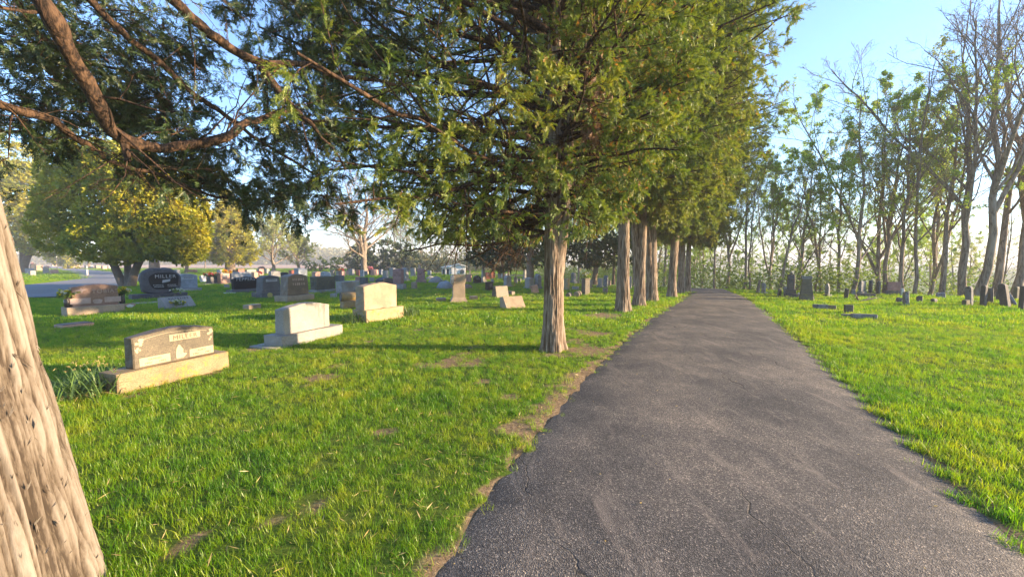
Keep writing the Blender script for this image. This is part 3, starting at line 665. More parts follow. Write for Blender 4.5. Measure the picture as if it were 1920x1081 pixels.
        for PP, m_ in ((P3, 9), (P2, 5)):
            pos, d = along(PP, m_, g, 0.1); d = d/(np.linalg.norm(d, axis=1)[:, None]+1e-9)+g.normal(0, .4, d.shape)+np.array([0, 0, -0.1])
            cl = fbm(pos[:, 0]*2, pos[:, 1]*2, pos[:, 2]*2, seed=3, oct=2); var = np.clip(0.1+0.6*cl+g.normal(0, .12, len(pos)), 0, .8)
            kk = g.integers(0, 3, len(pos))
            for j in range(3): q = kk == j; place(fol, CED[j], pos[q], d[q], 0.115*g.uniform(.6, 1.3, q.sum()), g, 0, var[q], 0.8)
    for P2, P3, P4 in allP:
        pos, d = along(P4, 4, g, 0.4); kp = g.random(len(pos)) < 0.5; pos, d = pos[kp], d[kp]
        place(fol, CED[0], pos, d+g.normal(0, .02, d.shape), 0.10*g.uniform(.6, 1.2, len(pos)), g, 0, g.random(len(pos))*.7, .8)
    lb.build('twig', M['barkred'], root)
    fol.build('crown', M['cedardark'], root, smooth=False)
near_cedar()

# ------------------------------------------------------------------ broad crowns made of leaf clumps
def lumpy(fol, lumps, n, tmpls, size, seed, shell=0.75, flat=1.0):
    g = np.random.default_rng(seed)
    for (c, r) in lumps:
        k = int(n*(np.prod(r)**(2/3))); d = g.normal(0, 1, (k, 3)); d /= np.linalg.norm(d, axis=1)[:, None]
        rr = (shell + (1-shell)*g.random(k)**0.5)*(0.8+0.5*fbm(d[:, 0]*2.5+c[0], d[:, 1]*2.5+c[1], d[:, 2]*2.5+c[2], seed=seed, oct=2))
        pos = np.array(c) + d*rr[:, None]*np.array(r); kk = g.integers(0, len(tmpls), k)
        cl = fbm(pos[:, 0]*1.2, pos[:, 1]*1.2, pos[:, 2]*1.2, seed=seed+3, oct=2)
        var = np.clip(0.1 + 0.75*cl + g.normal(0, .12, k), 0, 1)
        for j, tm in enumerate(tmpls):
            q = kk == j; place(fol, tm, pos[q], (d+g.normal(0, .6, d.shape))[q], size*g.uniform(.6, 1.3, q.sum()), g, 0, var[q], 1.0)
FANS = [t_fan(s) for s in (1, 2, 3)]; FINE = [t_fan(s, 7, 0.22) for s in (4, 5, 6)]
def stems(tb, specs):
    for Pl, ra, rb_ in specs:
        Pl = np.array(Pl, float); d = np.linspace(0, 1, len(Pl)); t = np.linspace(0, 1, 14); Q = np.stack([np.interp(t, d, Pl[:, k]) for k in range(3)], 1)
        tubes(tb, Q, np.linspace(ra, rb_, 14), 10)
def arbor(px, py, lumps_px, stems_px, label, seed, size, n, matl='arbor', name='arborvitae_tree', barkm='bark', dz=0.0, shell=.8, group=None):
    """lumps in pixels (px, py, rx_px, rz_px, depth offset) around the trunk distance"""
    b = at(px, py); Yb = b.y; k = Yb/F_PX; b.z = float(terrain(b.x, b.y)); root = empty(name, b, 0, label, 'tree', group)
    tb, fol = MB(), MB()
    lumps = [(np.array(pt(a, c, Yb+dy))-np.array(b), (rx*k, rx*k*0.9, rz*k)) for a, c, rx, rz, dy in lumps_px]
    st = [([np.array(pt(a, c, Yb+dy))-np.array(b) for a, c, dy in pl], ra*k, rb_*k) for pl, ra, rb_ in stems_px]
    stems(tb, st); lumpy(fol, lumps, n, FANS if size > 0.2 else FINE, size, seed, shell)
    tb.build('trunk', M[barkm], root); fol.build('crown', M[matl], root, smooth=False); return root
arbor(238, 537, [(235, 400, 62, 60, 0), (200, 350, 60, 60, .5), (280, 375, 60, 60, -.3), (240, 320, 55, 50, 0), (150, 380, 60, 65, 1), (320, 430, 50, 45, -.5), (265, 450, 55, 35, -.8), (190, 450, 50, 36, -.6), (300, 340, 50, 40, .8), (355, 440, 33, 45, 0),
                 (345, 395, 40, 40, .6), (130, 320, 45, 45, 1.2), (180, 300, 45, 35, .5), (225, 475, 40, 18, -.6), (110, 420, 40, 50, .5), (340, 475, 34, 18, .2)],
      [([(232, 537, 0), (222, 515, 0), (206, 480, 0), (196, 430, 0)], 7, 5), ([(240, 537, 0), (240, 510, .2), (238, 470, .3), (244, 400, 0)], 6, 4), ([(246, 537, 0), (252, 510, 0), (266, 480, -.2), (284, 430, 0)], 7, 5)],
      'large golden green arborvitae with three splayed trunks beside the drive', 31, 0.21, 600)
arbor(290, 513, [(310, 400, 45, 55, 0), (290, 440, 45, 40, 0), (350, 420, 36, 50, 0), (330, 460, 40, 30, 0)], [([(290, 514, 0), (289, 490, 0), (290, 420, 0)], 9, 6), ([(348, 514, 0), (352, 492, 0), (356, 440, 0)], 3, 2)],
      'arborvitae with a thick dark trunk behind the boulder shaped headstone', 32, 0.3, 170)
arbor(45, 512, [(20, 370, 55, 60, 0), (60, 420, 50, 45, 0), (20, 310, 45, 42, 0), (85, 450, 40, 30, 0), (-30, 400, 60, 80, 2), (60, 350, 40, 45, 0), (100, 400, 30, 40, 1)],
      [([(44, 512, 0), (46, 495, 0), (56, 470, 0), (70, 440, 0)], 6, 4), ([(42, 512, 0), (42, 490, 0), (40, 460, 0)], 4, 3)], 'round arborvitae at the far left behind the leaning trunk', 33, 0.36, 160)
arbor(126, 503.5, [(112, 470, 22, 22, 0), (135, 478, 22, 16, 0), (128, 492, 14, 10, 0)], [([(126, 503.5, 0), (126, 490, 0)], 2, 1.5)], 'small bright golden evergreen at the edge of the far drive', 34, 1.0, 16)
arbor(168, 503.5, [(165, 460, 16, 22, 0), (176, 475, 14, 16, 0), (160, 480, 10, 12, 0)], [([(166, 503.5, 0), (167, 480, 0), (165, 450, 0)], 2.5, 1)], 'thin loose leaved young tree beyond the far drive', 35, 0.6, 14, 'spring')
arbor(400, 504, [(395, 450, 14, 30, 0)], [([(384, 504, 0), (386, 480, 0), (390, 440, 0)], 1, .6)], 'thin sapling left of the loose boughed spruce', 36, 0.5, 10, 'spring')
# loose spruce
def spruce():
    b = at(432, 512); root = empty('spruce_tree', b, 0, 'loose boughed golden spruce with drooping tiers beyond the headstones', 'tree'); Yb = b.y; k = Yb/F_PX
    g = np.random.default_rng(3); tb, fol = MB(), MB(); H = 150*k; tubes(tb, np.array([[0, 0, 0], [0, 0, H*.3], [0, 0, H*.7], [0, 0, H]]), np.array([9*k, 7*k, 4*k, .5*k]), 10)
    n = 150; t = np.linspace(0, 1, n)**0.9; az = np.arange(n)*2.4+g.normal(0, .3, n); z = H*(0.14+0.86*t); ln = np.interp(t, [0, .1, .5, 1], [36, 46, 34, 5])*k*g.uniform(.7, 1.15, n)
    K = 6; P = np.zeros((n, K, 3)); P[:, 0, 2] = z; cur = np.stack([np.cos(az), np.sin(az), np.full(n, -0.12)], 1)
    for q in range(1, K): cur[:, 2] += 0.05; P[:, q] = P[:, q-1]+cur*(ln/(K-1))[:, None]
    tubes(tb, P, np.full((n, 1), .05)*np.linspace(1, .3, K), 4); P2, R2 = grow(P, np.full((n, K), .03), 8, .2, 1, 50, .35, 4, .1, -.2, .6, .01); tubes(tb, P2, R2, 3)
    pos, d = along(P2, 7, g, .1); d = d/np.linalg.norm(d, axis=1)[:, None]+g.normal(0, .4, d.shape); kk = fbm(pos[:, 0]*.8, pos[:, 1]*.8, pos[:, 2]*.8, seed=2)
    kp = g.random(len(pos)) < np.clip((kk-.3)*4, .15, 1); pos, d = pos[kp], d[kp]
    place(fol, FINE[0], pos, d, .5*g.uniform(.6, 1.3, len(pos)), g, 0, np.clip(g.normal(.55, .2, len(pos)), 0, 1), .6)
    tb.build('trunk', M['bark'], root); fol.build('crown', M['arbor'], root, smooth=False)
spruce()

# ------------------------------------------------------------------ deciduous trees
def decid(seed, H, r, n1=14, n2=7, n3=6, n4=4, spread=38, bare0=0.25, leaf=0, leafm='spring', lsize=0.12, barkm='barkgrey', lean=(0, 0), fork=False, minr=0.006, name='bare_tree', uplift=0.35, l1=0.42, lpat=True):
    g = np.random.default_rng(seed); tb, fol = MB(), MB(); K = 10
    t = np.linspace(0, 1, K); P = np.zeros((1, K, 3)); P[0, :, 2] = H*t
    P[0, :, 0] = lean[0]*t**1.2+np.cumsum(g.normal(0, .010*H, K))*(t > 0); P[0, :, 1] = lean[1]*t**1.2+np.cumsum(g.normal(0, .008*H, K))*(t > 0)
    P[0, 0] = (0, 0, -0.15); Rr = (r*(1-t)**0.8+0.015)[None]; Rr[0, 0] = r*1.35
    trunks, tr = P, Rr
    if fork:
        F, FR = grow(P, Rr, 2, bare0*.6, bare0*1.3, 22, 0.75, K, .06, .25, .75, .02, seed=seed+50); tubes(tb, F, FR, 8); trunks = np.concatenate([P, F]); tr = np.concatenate([Rr, FR])
    tubes(tb, P, Rr, 10)
    P1, R1 = grow(trunks, tr, n1, bare0, 0.98, spread, l1, 8, .11, uplift, .5, .02, seed=seed+1, azbias=1); tubes(tb, P1, R1, 6)
    P2, R2 = grow(P1, R1, n2, .2, 1, 38, .42, 6, .13, .2, .55, minr*1.6, seed=seed+2); tubes(tb, P2, R2, 4)
    P3, R3 = grow(P2, R2, n3, .15, 1, 38, .45, 4, .14, .15, .6, minr, seed=seed+3); tubes(tb, P3, R3, 3)
    last = P3
    if n4: P4, R4 = grow(P3, R3, n4, .15, 1, 38, .55, 3, .15, .1, .7, minr*.7, seed=seed+4); tubes(tb, P4, R4, 3); last = P4
    if leaf:
        pos, d = along(last, leaf, g, .2)
        if lpat: kp = g.random(len(pos)) < np.clip((fbm(pos[:, 0]*.7, pos[:, 1]*.7, pos[:, 2]*.7, seed=seed)-.36)*5, .05, 1); pos, d = pos[kp], d[kp]
        place(fol, FANS[0], pos+g.normal(0, .05, pos.shape), d/np.linalg.norm(d, axis=1)[:, None]+g.normal(0, .8, d.shape), lsize*g.uniform(.5, 1.2, len(pos)), g, 0, None, 1.)
    root = empty(name, (0, 0, 0)); tb.build('trunk', M[barkm], root)
    if leaf: fol.build('crown', M[leafm], root, smooth=False)
    return root
WP = {
 'leafy': decid(101, 12, .11, 13, 6, 5, 3, 42, .18, 15, 'spring', .075, name='woodland_tree'),
 'leafy2': decid(102, 11.5, .10, 12, 6, 5, 3, 36, .22, 13, 'spring', .075, name='woodland_tree', fork=True),
 'bare': decid(103, 13.5, .14, 14, 7, 6, 4, 32, .3, 0, fork=True, name='woodland_tree', uplift=.45),
 'bare2': decid(104, 12.5, .13, 12, 6, 6, 4, 36, .3, 0, lean=(1.6, .5), name='woodland_tree'),
 'slim': decid(105, 9.5, .055, 12, 5, 4, 3, 42, .2, 5, 'bud', .07, barkm='barkpale', lean=(-.9, .4), name='woodland_tree', minr=.005),
 'bud': decid(106, 11, .095, 14, 6, 5, 3, 36, .22, 7, 'bud', .07, name='woodland_tree'),
}
used = set()
def put(kind, loc, rz, s, label, group, sz=None, cat='tree'):
    root = WP[kind]
    if kind in used: root = copy_tree(root)
    used.add(kind); root.location = loc; root.rotation_euler = (0, 0, rz); root.scale = (s, s, sz or s); tag(root, label, cat, group); return root
G_W = 'woodland trees behind the right lawn'
TW = [ # px of base, distance, kind, rot, scale, label
 (1342, 25, 'bare2', 200, .75, 'crooked trunk splitting low just behind the bend of the road'),
 (1362, 24.5, 'bare', 10, .85, 'dark straight trunk right of the crooked one at the road bend'),
 (1394, 23, 'bud', 50, 1.0, 'straight upright woodland tree where the road meets the right lawn'),
 (1407, 22.5, 'slim', 90, 1.0, 'thin pale wavy tree beside the corner of the right lawn'),
 (1455, 24, 'leafy2', 140, .95, 'woodland tree behind the small rimmed headstone near the road'),
 (1462, 21.6, 'bare2', 300, .7, 'thick grey trunk just left of the tall finial monument'),
 (1505, 23, 'leafy', 0, .92, 'green leaved tree rising behind the leaning capped pillar'),
 (1533, 22.5, 'slim', 250, 1.05, 'slender pale tree right of the leaning capped pillar'),
 (1548, 24.5, 'bare2', 120, .85, 'dark trunk behind the small grey arched stone'),
 (1572, 22.0, 'bud', 80, .95, 'double looking dark trunk right of the small grey arched stone'),
 (1597, 20.8, 'leafy', 100, 1.0, 'broad green leaved tree with straight trunk in the middle of the wood'),
 (1648, 22, 'leafy2', 220, 1.08, 'tall green tree behind the pair of dark slim headstones'),
 (1660, 21, 'bare', 130, .80, 'forked dark trunk behind the pair of dark slim headstones'),
 (1700, 20, 'bud', 160, .98, 'straight trunk directly behind the reddish block monument'),
 (1716, 19.5, 'slim', 30, 1.25, 'pair thin pale trunk right of the reddish block monument'),
 (1735, 22, 'leafy2', 300, 1.0, 'woodland tree behind the small dark square stone'),
 (1768, 19.2, 'bare2', 10, .84, 'leaning grey tree behind the pale broken triangular stone'),
 (1812, 18.8, 'bare', 290, .98, 'massive dark straight trunk left of the grey arched headstone'),
 (1832, 18.2, 'bare', 30, 1.05, 'tall bare forked tree leaning right above the arched headstones'),
 (1866, 19, 'bare2', 350, 1.02, 'tall bare leaning tree behind the dark arched headstone'),
 (1900, 18.2, 'bare', 80, .95, 'bare tree leaning out of the right edge of the wood'),
 (1945, 18, 'bare2', 60, 1.0, 'bare tree at the very edge of the picture on the right')]
for px, d, kd, rz, s, lab in TW:
    p = pt(px, 500, d); s *= float(np.interp(px, [1340, 1450, 1600, 1750, 1900], [.74, .76, .88, .95, 1.08])); put(kd, (p.x, p.y, float(terrain(p.x, p.y))), R_(rz), s, lab, G_W)
g = np.random.default_rng(77); BACKL = 'thin background tree deep in the wood beyond the right lawn'
for k in range(17):                                # deeper in the wood
    px = 1290 + (k+g.random())*42; d = g.uniform(25, 42)
    p = pt(px, 500, d); kd = g.choice(['slim', 'bud', 'leafy', 'bare2', 'leafy2', 'slim'])
    if terrain(p.x, p.y) > -0.4: continue
    put(str(kd), (p.x, p.y, float(terrain(p.x, p.y))), g.random()*6.28, g.uniform(.6, .9), BACKL, 'deep woodland trees')
for k in range(4):                                # the wood goes on outside the frame and throws the long shadows
    y = -9 + k*4.0 + g.uniform(-.8, .8); x = g.uniform(34, 50)
    put(str(g.choice(['bud', 'slim', 'bare2'])), (x, y, float(terrain(x, y))), g.random()*6.28, g.uniform(.8, 1.0), 'woodland tree of the wood outside the right of the frame', 'wood outside the frame')
# bare wood behind the mausoleum
for k in range(34):
    px = 735 + k*9 + g.uniform(-5, 5); d = g.uniform(66, 95); p = pt(px, 490, d)
    t = put(str(g.choice(['slim', 'bud', 'slim', 'bare2'])), (p.x, p.y, 0), g.random()*6.28, g.uniform(.85, 1.3), 'thin sunlit bare tree of the far wood behind the white mausoleum', 'far bare wood')
for k in range(16):
    px = 1040 + k*17 + g.uniform(-8, 8); d = g.uniform(34, 60); p = pt(px, 490, d)
    put(str(g.choice(['leafy', 'bud', 'bare2', 'leafy2'])), (p.x, p.y, float(terrain(p.x, p.y))), g.random()*6.28, g.uniform(.8, 1.1), 'tree of the shaded wood seen between the cedar trunks', 'wood behind the cedar row')
# single trees beyond the headstones
def single(kindargs, px, py, H_px, label, **kw):
    b = at(px, py); k = b.y/F_PX; o = decid(kindargs, H_px*k, kw.pop('rp', 4)*k, name='bare_tree', **kw); o.location = b; tag(o, label, 'tree'); return o
single(201, 512, 509, 90, 'rounded spring tree with fine upright yellow green branches', n1=26, n2=8, n3=7, n4=3, spread=52, bare0=.10, leaf=1, leafm='bud', lsize=.26, minr=.012, lpat=False, l1=.72, barkm='barkpale', uplift=.35, rp=3)
single(202, 560, 508, 62, 'smaller rounded spring tree right of the larger one', n1=24, n2=7, n3=7, n4=3, spread=54, bare0=.12, leaf=1, leafm='bud', lsize=.26, minr=.012, lpat=False, l1=.7, barkm='barkpale', uplift=.35, rp=2.5)
single(203, 685, 514, 165, 'large bare tree with pale spreading limbs before the dark evergreens', n1=13, n2=8, n3=7, n4=3, spread=55, bare0=.16, minr=.02, fork=True, l1=.62, barkm='barkpale', uplift=.15, rp=5.5)
# evergreens in the middle distance
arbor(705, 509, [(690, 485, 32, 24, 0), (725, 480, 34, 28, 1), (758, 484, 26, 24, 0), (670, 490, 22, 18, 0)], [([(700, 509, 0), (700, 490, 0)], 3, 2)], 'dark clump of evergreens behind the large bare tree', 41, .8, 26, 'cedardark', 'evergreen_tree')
for px, w_, h_, sd_, lb in ((578, 7, 9, 1, 'leftmost of the three small dark junipers below the spring trees'), (600, 11, 13, 2, 'middle and darkest of the three small junipers'), (632, 14, 12, 3, 'rightmost widest small juniper left of the large bare tree')):
    arbor(px, 508, [(px, 497, w_, h_, 0), (px+3, 501, w_*.8, h_*.6, 0)], [([(px, 508, 0), (px, 500, 0)], 1, 1)], lb, 50+sd_, .7, 22, 'cedar', 'juniper_shrub')
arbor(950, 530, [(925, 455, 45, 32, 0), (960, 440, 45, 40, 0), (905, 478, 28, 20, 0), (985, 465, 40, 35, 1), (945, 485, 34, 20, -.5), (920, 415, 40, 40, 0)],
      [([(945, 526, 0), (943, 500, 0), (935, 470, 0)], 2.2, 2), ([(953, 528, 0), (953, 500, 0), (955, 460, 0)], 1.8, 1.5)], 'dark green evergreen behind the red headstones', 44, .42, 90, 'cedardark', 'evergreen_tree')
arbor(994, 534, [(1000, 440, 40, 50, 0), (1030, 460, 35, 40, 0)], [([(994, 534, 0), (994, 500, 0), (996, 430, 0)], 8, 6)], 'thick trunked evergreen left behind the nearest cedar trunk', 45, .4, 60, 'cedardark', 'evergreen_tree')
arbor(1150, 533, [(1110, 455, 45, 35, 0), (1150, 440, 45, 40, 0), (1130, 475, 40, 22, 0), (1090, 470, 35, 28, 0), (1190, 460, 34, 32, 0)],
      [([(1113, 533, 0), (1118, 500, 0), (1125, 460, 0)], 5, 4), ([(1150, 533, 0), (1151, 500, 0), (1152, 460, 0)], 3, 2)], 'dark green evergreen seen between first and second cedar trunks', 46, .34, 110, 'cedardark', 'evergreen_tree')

# undergrowth and distant tree belts
def stuff_leaves(name, pts_, size, tm, m, seed, kind='stuff', sub=14, rad=(.6, .6, .5)):
    g = np.random.default_rng(seed); fol = MB(); pts_ = np.repeat(np.array(pts_), sub, axis=0) + g.normal(0, 1, (len(pts_)*sub, 3))*np.array(rad)
    place(fol, tm, pts_, g.normal(0, 1, pts_.shape)+np.array([0, 0, .4]), size*g.uniform(.5, 1.3, len(pts_)), g, 0, np.clip(g.normal(.5, .22, len(pts_)), 0, 1), 1.)
    return tag(fol.build(name, m, smooth=False), kind=kind)
g = np.random.default_rng(12); pts_ = []
for k in range(620):
    px = g.uniform(1240, 2050); d = g.uniform(21, 42); p = pt(px, 500, d); z = float(terrain(p.x, p.y))
    if z > -0.25 or vnoise(p.x*.35, p.y*.35, seed=4) < .35: continue
    pts_.append((p.x, p.y, z + g.uniform(.2, 2.6)*vnoise(p.x*.2, p.y*.2, seed=8)*1.4))
for k in range(260):
    px = g.uniform(1010, 1290); d = g.uniform(36, 60); p = pt(px, 490, d); pts_.append((p.x, p.y, max(-1.2, float(terrain(p.x, p.y))) + g.uniform(.2, 2.2)))
stuff_leaves('undergrowth', pts_, .13, FANS[1], M['under'], 5, sub=80, rad=(.7, .7, .45))
pts_ = []
for k in range(520):
    px = g.uniform(740, 1010); d = g.uniform(64, 92); p = pt(px, 490, d); pts_.append((p.x, p.y, g.uniform(.2, 3.4)*vnoise(px*.05, d*.1, seed=3)*1.5))
stuff_leaves('far_undergrowth', pts_, .45, FANS[1], M['farleaf'], 6, sub=14, rad=(1.1, 1.1, .6))
pts_ = []
for k in range(1500):
    px = g.uniform(-120, 760); d = g.uniform(240, 300); p = pt(px, 490, d); h = 3.0 + 5.0*vnoise(px*.012, 0, seed=6) + (7.0 if 440 < px < 700 else 0)*math.exp(-((px-560)/90)**2)
    pts_.append((p.x, p.y, g.uniform(.0, 1)*h))
stuff_leaves('distant_treeline', pts_, 2.2, FANS[2], M['farleaf'], 7, sub=8, rad=(3, 3, .9))
hb = MB(); hx = np.linspace(-700, 400, 90); hz = 6 + 10*fbm(hx*.006, hx*0, seed=2)
hb.add(np.concatenate([np.c_[hx, np.full(90, 560), np.full(90, -1)], np.c_[hx, np.full(90, 640), hz], np.c_[hx, np.full(90, 760), np.full(90, -1)]]),
       np.concatenate([np.stack([np.arange(89), np.arange(89)+1, np.arange(89)+91, np.arange(89)+90], 1), np.stack([np.arange(89)+90, np.arange(89)+91, np.arange(89)+181, np.arange(89)+180], 1)]))
tag(hb.build('hills', M['farleaf']), kind='structure')

# ------------------------------------------------------------------ gravestones
def seg(P, n=10):
    P = np.array(P, float); out = []
    for a, b in zip(P, np.roll(P, -1, axis=0)):
        k = max(1, int(n*np.linalg.norm(b-a)/ (np.ptp(P[:, 0])+np.ptp(P[:, 1]))*2)); out += [a+(b-a)*i/k for i in range(k)]
    return np.array(out)
def profile(kind, W, H, seed=0):
    x = W/2; g = np.random.default_rng(seed)
    if kind == 'flat': return [(-x, 0), (x, 0), (x, H), (-x, H)]
    if kind == 'serp':
        t = np.linspace(1, -1, 25); a = min(0.075*W, .2*H); return [(-x, 0), (x, 0)] + [(x*u, H - a*abs(u)**2.0 + .25*a*max(0, abs(u)-.75)*4*.3) for u in t]
    if kind == 'oval':
        t = np.linspace(1, -1, 21); a = min(0.10*W, .2*H); return [(-x*.97, 0), (x*.97, 0)] + [(x*u, H - a*abs(u)**2.4) for u in t]
    if kind == 'taper':
        t = np.linspace(1, -1, 21); a = .12*H; return [(-x, 0), (x, 0), (x*.9, H-a)] + [(x*.9*u, H - a*u*u) for u in t[1:-1]] + [(-x*.9, H-a)]
    if kind == 'arch':
        h0 = max(H - x*1.0, H*.3); t = np.linspace(0, math.pi, 19); return [(-x, 0), (x, 0)] + [(x*math.cos(u), h0+(H-h0)*math.sin(u)) for u in t]
    if kind == 'point': return [(-x, 0), (x, 0), (x*.92, H*.78), (0, H), (-x*.92, H*.78)]
    if kind == 'shoulder':
        t = np.linspace(0, math.pi, 13); return [(-x, 0), (x, 0), (x, H*.7), (x*.7, H*.72)] + [(x*.68*math.cos(u), H*.74+H*.26*math.sin(u)) for u in t] + [(-x*.7, H*.72), (-x, H*.7)]
    if kind == 'boulder':
        th = np.linspace(-math.pi/2, 1.5*math.pi, 40, endpoint=False)
        return [(x*np.sign(math.cos(u))*abs(math.cos(u))**.62*(1+.05*math.sin(3*u+seed)+.03*math.sin(5*u)), H/2+H/2*np.sign(math.sin(u))*abs(math.sin(u))**.7*(1+.03*math.sin(4*u+seed))) for u in th]
    if kind == 'broken': return [(-x, 0), (x, 0), (x*1.0, H*.8), (x*.3, H*.92), (-x*.2, H*.85), (-x, H)]
    if kind == 'tri': return [(-x, 0), (x, 0), (x*.1, H), (-x*.25, H*.9)]
def slab(mb, perim, T, c=(0, 0, 0), bev=0.012, rough=0.0, mat_=0, seed=0, tilt=None, facemat=None, frough=0.0, topscale=None):
    P = seg(perim, 26); n = len(P); cen = P.mean(0); sz = np.ptp(P, axis=0); L = 7 if rough else 4
    ys = [-T/2, -T/2+bev] + ([-T*.25, 0, T*.25] if rough else []) + [T/2-bev, T/2]
    V = []
    for j, y in enumerate(ys):
        edge = j in (0, len(ys)-1); k = 1-np.array([2*bev/sz[0], 2*bev/sz[1]]) if edge else np.ones(2)
        Q = cen+(P-cen)*k
        if rough and not edge:
            d = P-cen; d = d/(np.linalg.norm(d, axis=1)[:, None]+1e-6)
            nz = fbm(P[:, 0]*7+seed, P[:, 1]*7, np.full(n, y*9), seed=seed, oct=4)-0.5
            am = rough*(1.0 if 1 < j < len(ys)-2 else .45); Q = Q + d*(nz*am*2.4 + (am*.35))[:, None]*np.where(P[:, 1:2] < 0.01, 0, 1)
        V.append(np.c_[Q[:, 0], np.full(n, y), Q[:, 1]])
    V = np.array(V).reshape(-1, 3)
    if topscale: h = V[:, 2]/sz[1]; V[:, 1] *= 1+(topscale-1)*h
    V = V + np.array(c)
    if tilt is not None: V = V @ np.array(Matrix.Rotation(tilt[1], 3, tilt[0])).T
    idx = np.arange(len(ys)*n).reshape(len(ys), n); nx_ = np.roll(idx, -1, axis=1)
    mb.add(V, np.stack([idx[:-1], nx_[:-1], nx_[1:], idx[1:]], 2).reshape(-1, 4), mat_)
    mb.add(V[idx[0]], np.arange(n)[None], mat_ if facemat is None else facemat)
    mb.add(V[idx[-1]], np.arange(n)[::-1][None], mat_)
def lathe(mb, prof, sides=16, c=(0, 0, 0), mat_=0, sq=False):
    prof = np.array(prof, float); th = np.linspace(0, 2*np.pi, sides, endpoint=False) + (math.pi/4 if sq else 0)
    V = np.stack([prof[:, :1]*np.cos(th), prof[:, :1]*np.sin(th), np.repeat(prof[:, 1:], sides, 1)], 2)+np.array(c)
    idx = np.arange(len(prof)*sides).reshape(len(prof), sides); nx_ = np.roll(idx, -1, axis=1)
    mb.add(V.reshape(-1, 3), np.stack([idx[:-1], nx_[:-1], nx_[1:], idx[1:]], 2).reshape(-1, 4), mat_)
    mb.add(V[-1], np.arange(sides)[None], mat_)
def box(mb, c, s, mat_=0, rough=0.0, seed=0, bev=0.012): slab(mb, [(-s[0]/2, 0), (s[0]/2, 0), (s[0]/2, s[2]), (-s[0]/2, s[2])], s[1], (c[0], c[1], c[2]), min(bev, min(s)*.2), rough, mat_, seed)
def text(s, size, loc, m, parent, name='inscription', depth=0.004, sx=1.0):
    cu = bpy.data.curves.new(name, 'FONT'); cu.body = s; cu.size = size; cu.align_x = 'CENTER'; cu.extrude = depth; cu.space_character = 1.15
    o = bpy.data.objects.new('tmp', cu); C.objects.link(o); dg = bpy.context.evaluated_depsgraph_get()
    me = bpy.data.meshes.new_from_object(o.evaluated_get(dg)); bpy.data.objects.remove(o)
    me.materials.clear(); me.materials.append(m)
    t = bpy.data.objects.new(name, me); C.objects.link(t); t.parent = parent; t.location = loc; t.rotation_euler = (math.pi/2, 0, 0); t.scale = (sx, 1, 1)
    return t
def panel(loc, W, H, m, parent, name='panel', T=0.006, prof='flat'):
    b = MB(); slab(b, profile(prof, W, H), T, (0, 0, 0), .001); o = b.build(name, m, parent, smooth=False); o.location = loc; return o
def lines(loc, W, H, n, m, parent, seed=0, name='inscription'):
    """rows of worn, no longer readable cut marks"""
    g = np.random.default_rng(seed); b = MB(); h = H/n
    for r in range(n):
        x = -W/2*g.uniform(.7, 1)
        while x < W/2*.9:
            w_ = h*g.uniform(.15, .35); slab(b, [(x, -r*h-h*.6), (x+w_, -r*h-h*.6), (x+w_, -r*h-h*.05*g.uniform(0, 4)), (x, -r*h-h*.08)], .004, bev=.0005); x += w_+h*g.uniform(.12, .35)
    o = b.build(name, m, parent, smooth=False); o.location = loc; return o
def ry(theta): return math.pi/2 - R_(theta)
def near_stone(A, B, label, matl, baseT, baseH, Wf, T, H, kind, off=0.5, bmat=None, name='gravestone', rough=.02, th=None, group='gravestones of the left lawn'):
    a, b = at(*A), at(*B); Lb = (b-a).length; u = (b-a)/Lb; ang = math.atan2(u.y, u.x); n = Vector((u.y, -u.x, 0))
    c = (a+b)/2 - n*baseT/2; root = empty(name, c, ang, label, 'gravestone', group)
    bb = MB(); box(bb, (0, 0, -0.1), (Lb, baseT, baseH+.1), rough=rough*.8, seed=3); base_ = bb.build('base', M[bmat or matl], root)
    W = Lb*Wf; hb_ = MB(); slab(hb_, profile(kind, W, H), T, ((off-.5)*Lb, 0, 0), .010, rough, 0, 5)
    hs = hb_.build('tablet', M[matl], root); hs.location.z = baseH - .002
    for o_ in (base_, hs): shade_flat_caps(o_)
    STONE_SPOTS.append((c.x, c.y, ang, Lb, baseT)); return root, hs, Lb, W
def shade_flat_caps(o):
    me = o.data; sm = np.array([len(p.vertices) == 4 for p in me.polygons]); me.polygons.foreach_set('use_smooth', sm & False)
# the nearest one
r1, h1, L1, W1 = near_stone((222, 741), (430, 689), 'nearest gravestone, lichened olive double stone engraved MILLER with praying hands', 'olive', .36, .235, .73, .17, .43, 'serp', .53, 'ochre', rough=.022)
xc = .03*L1; fy = -.085
panel((xc+.10, fy-.001, .265), .36, .085, M['carve'], h1); text('MILLER', .082, (xc+.10, fy-.004, .279), M['letter'], h1, depth=.003)
panel((xc-.24, fy-.001, .02), .32, .10, M['carve'], h1); text('SAMUEL', .036, (xc-.24, fy-.004, .078), M['letter'], h1, depth=.003); text('1905 — 1995', .036, (xc-.24, fy-.004, .035), M['letter'], h1, depth=.003)
panel((xc+.29, fy-.001, .02), .30, .10, M['carve'], h1); text('ALICE', .036, (xc+.29, fy-.004, .078), M['letter'], h1, depth=.003); text('1905 — 1985', .036, (xc+.29, fy-.004, .035), M['letter'], h1, depth=.003)
hb_ = MB(); slab(hb_, [(-.05, 0), (.035, 0), (.055, .05), (.03, .07), (.035, .11), (.0, .17), (-.02, .18), (-.045, .13), (-.055, .06)], .008, bev=.002); slab(hb_, [(.03, .0), (.075, .045), (.06, .06), (.03, .05)], .010, bev=.002)
o = hb_.build('praying_hands_carving', M['carve'], h1, smooth=False); o.location = (xc+.035, fy-.002, .03)
g = np.random.default_rng(4)
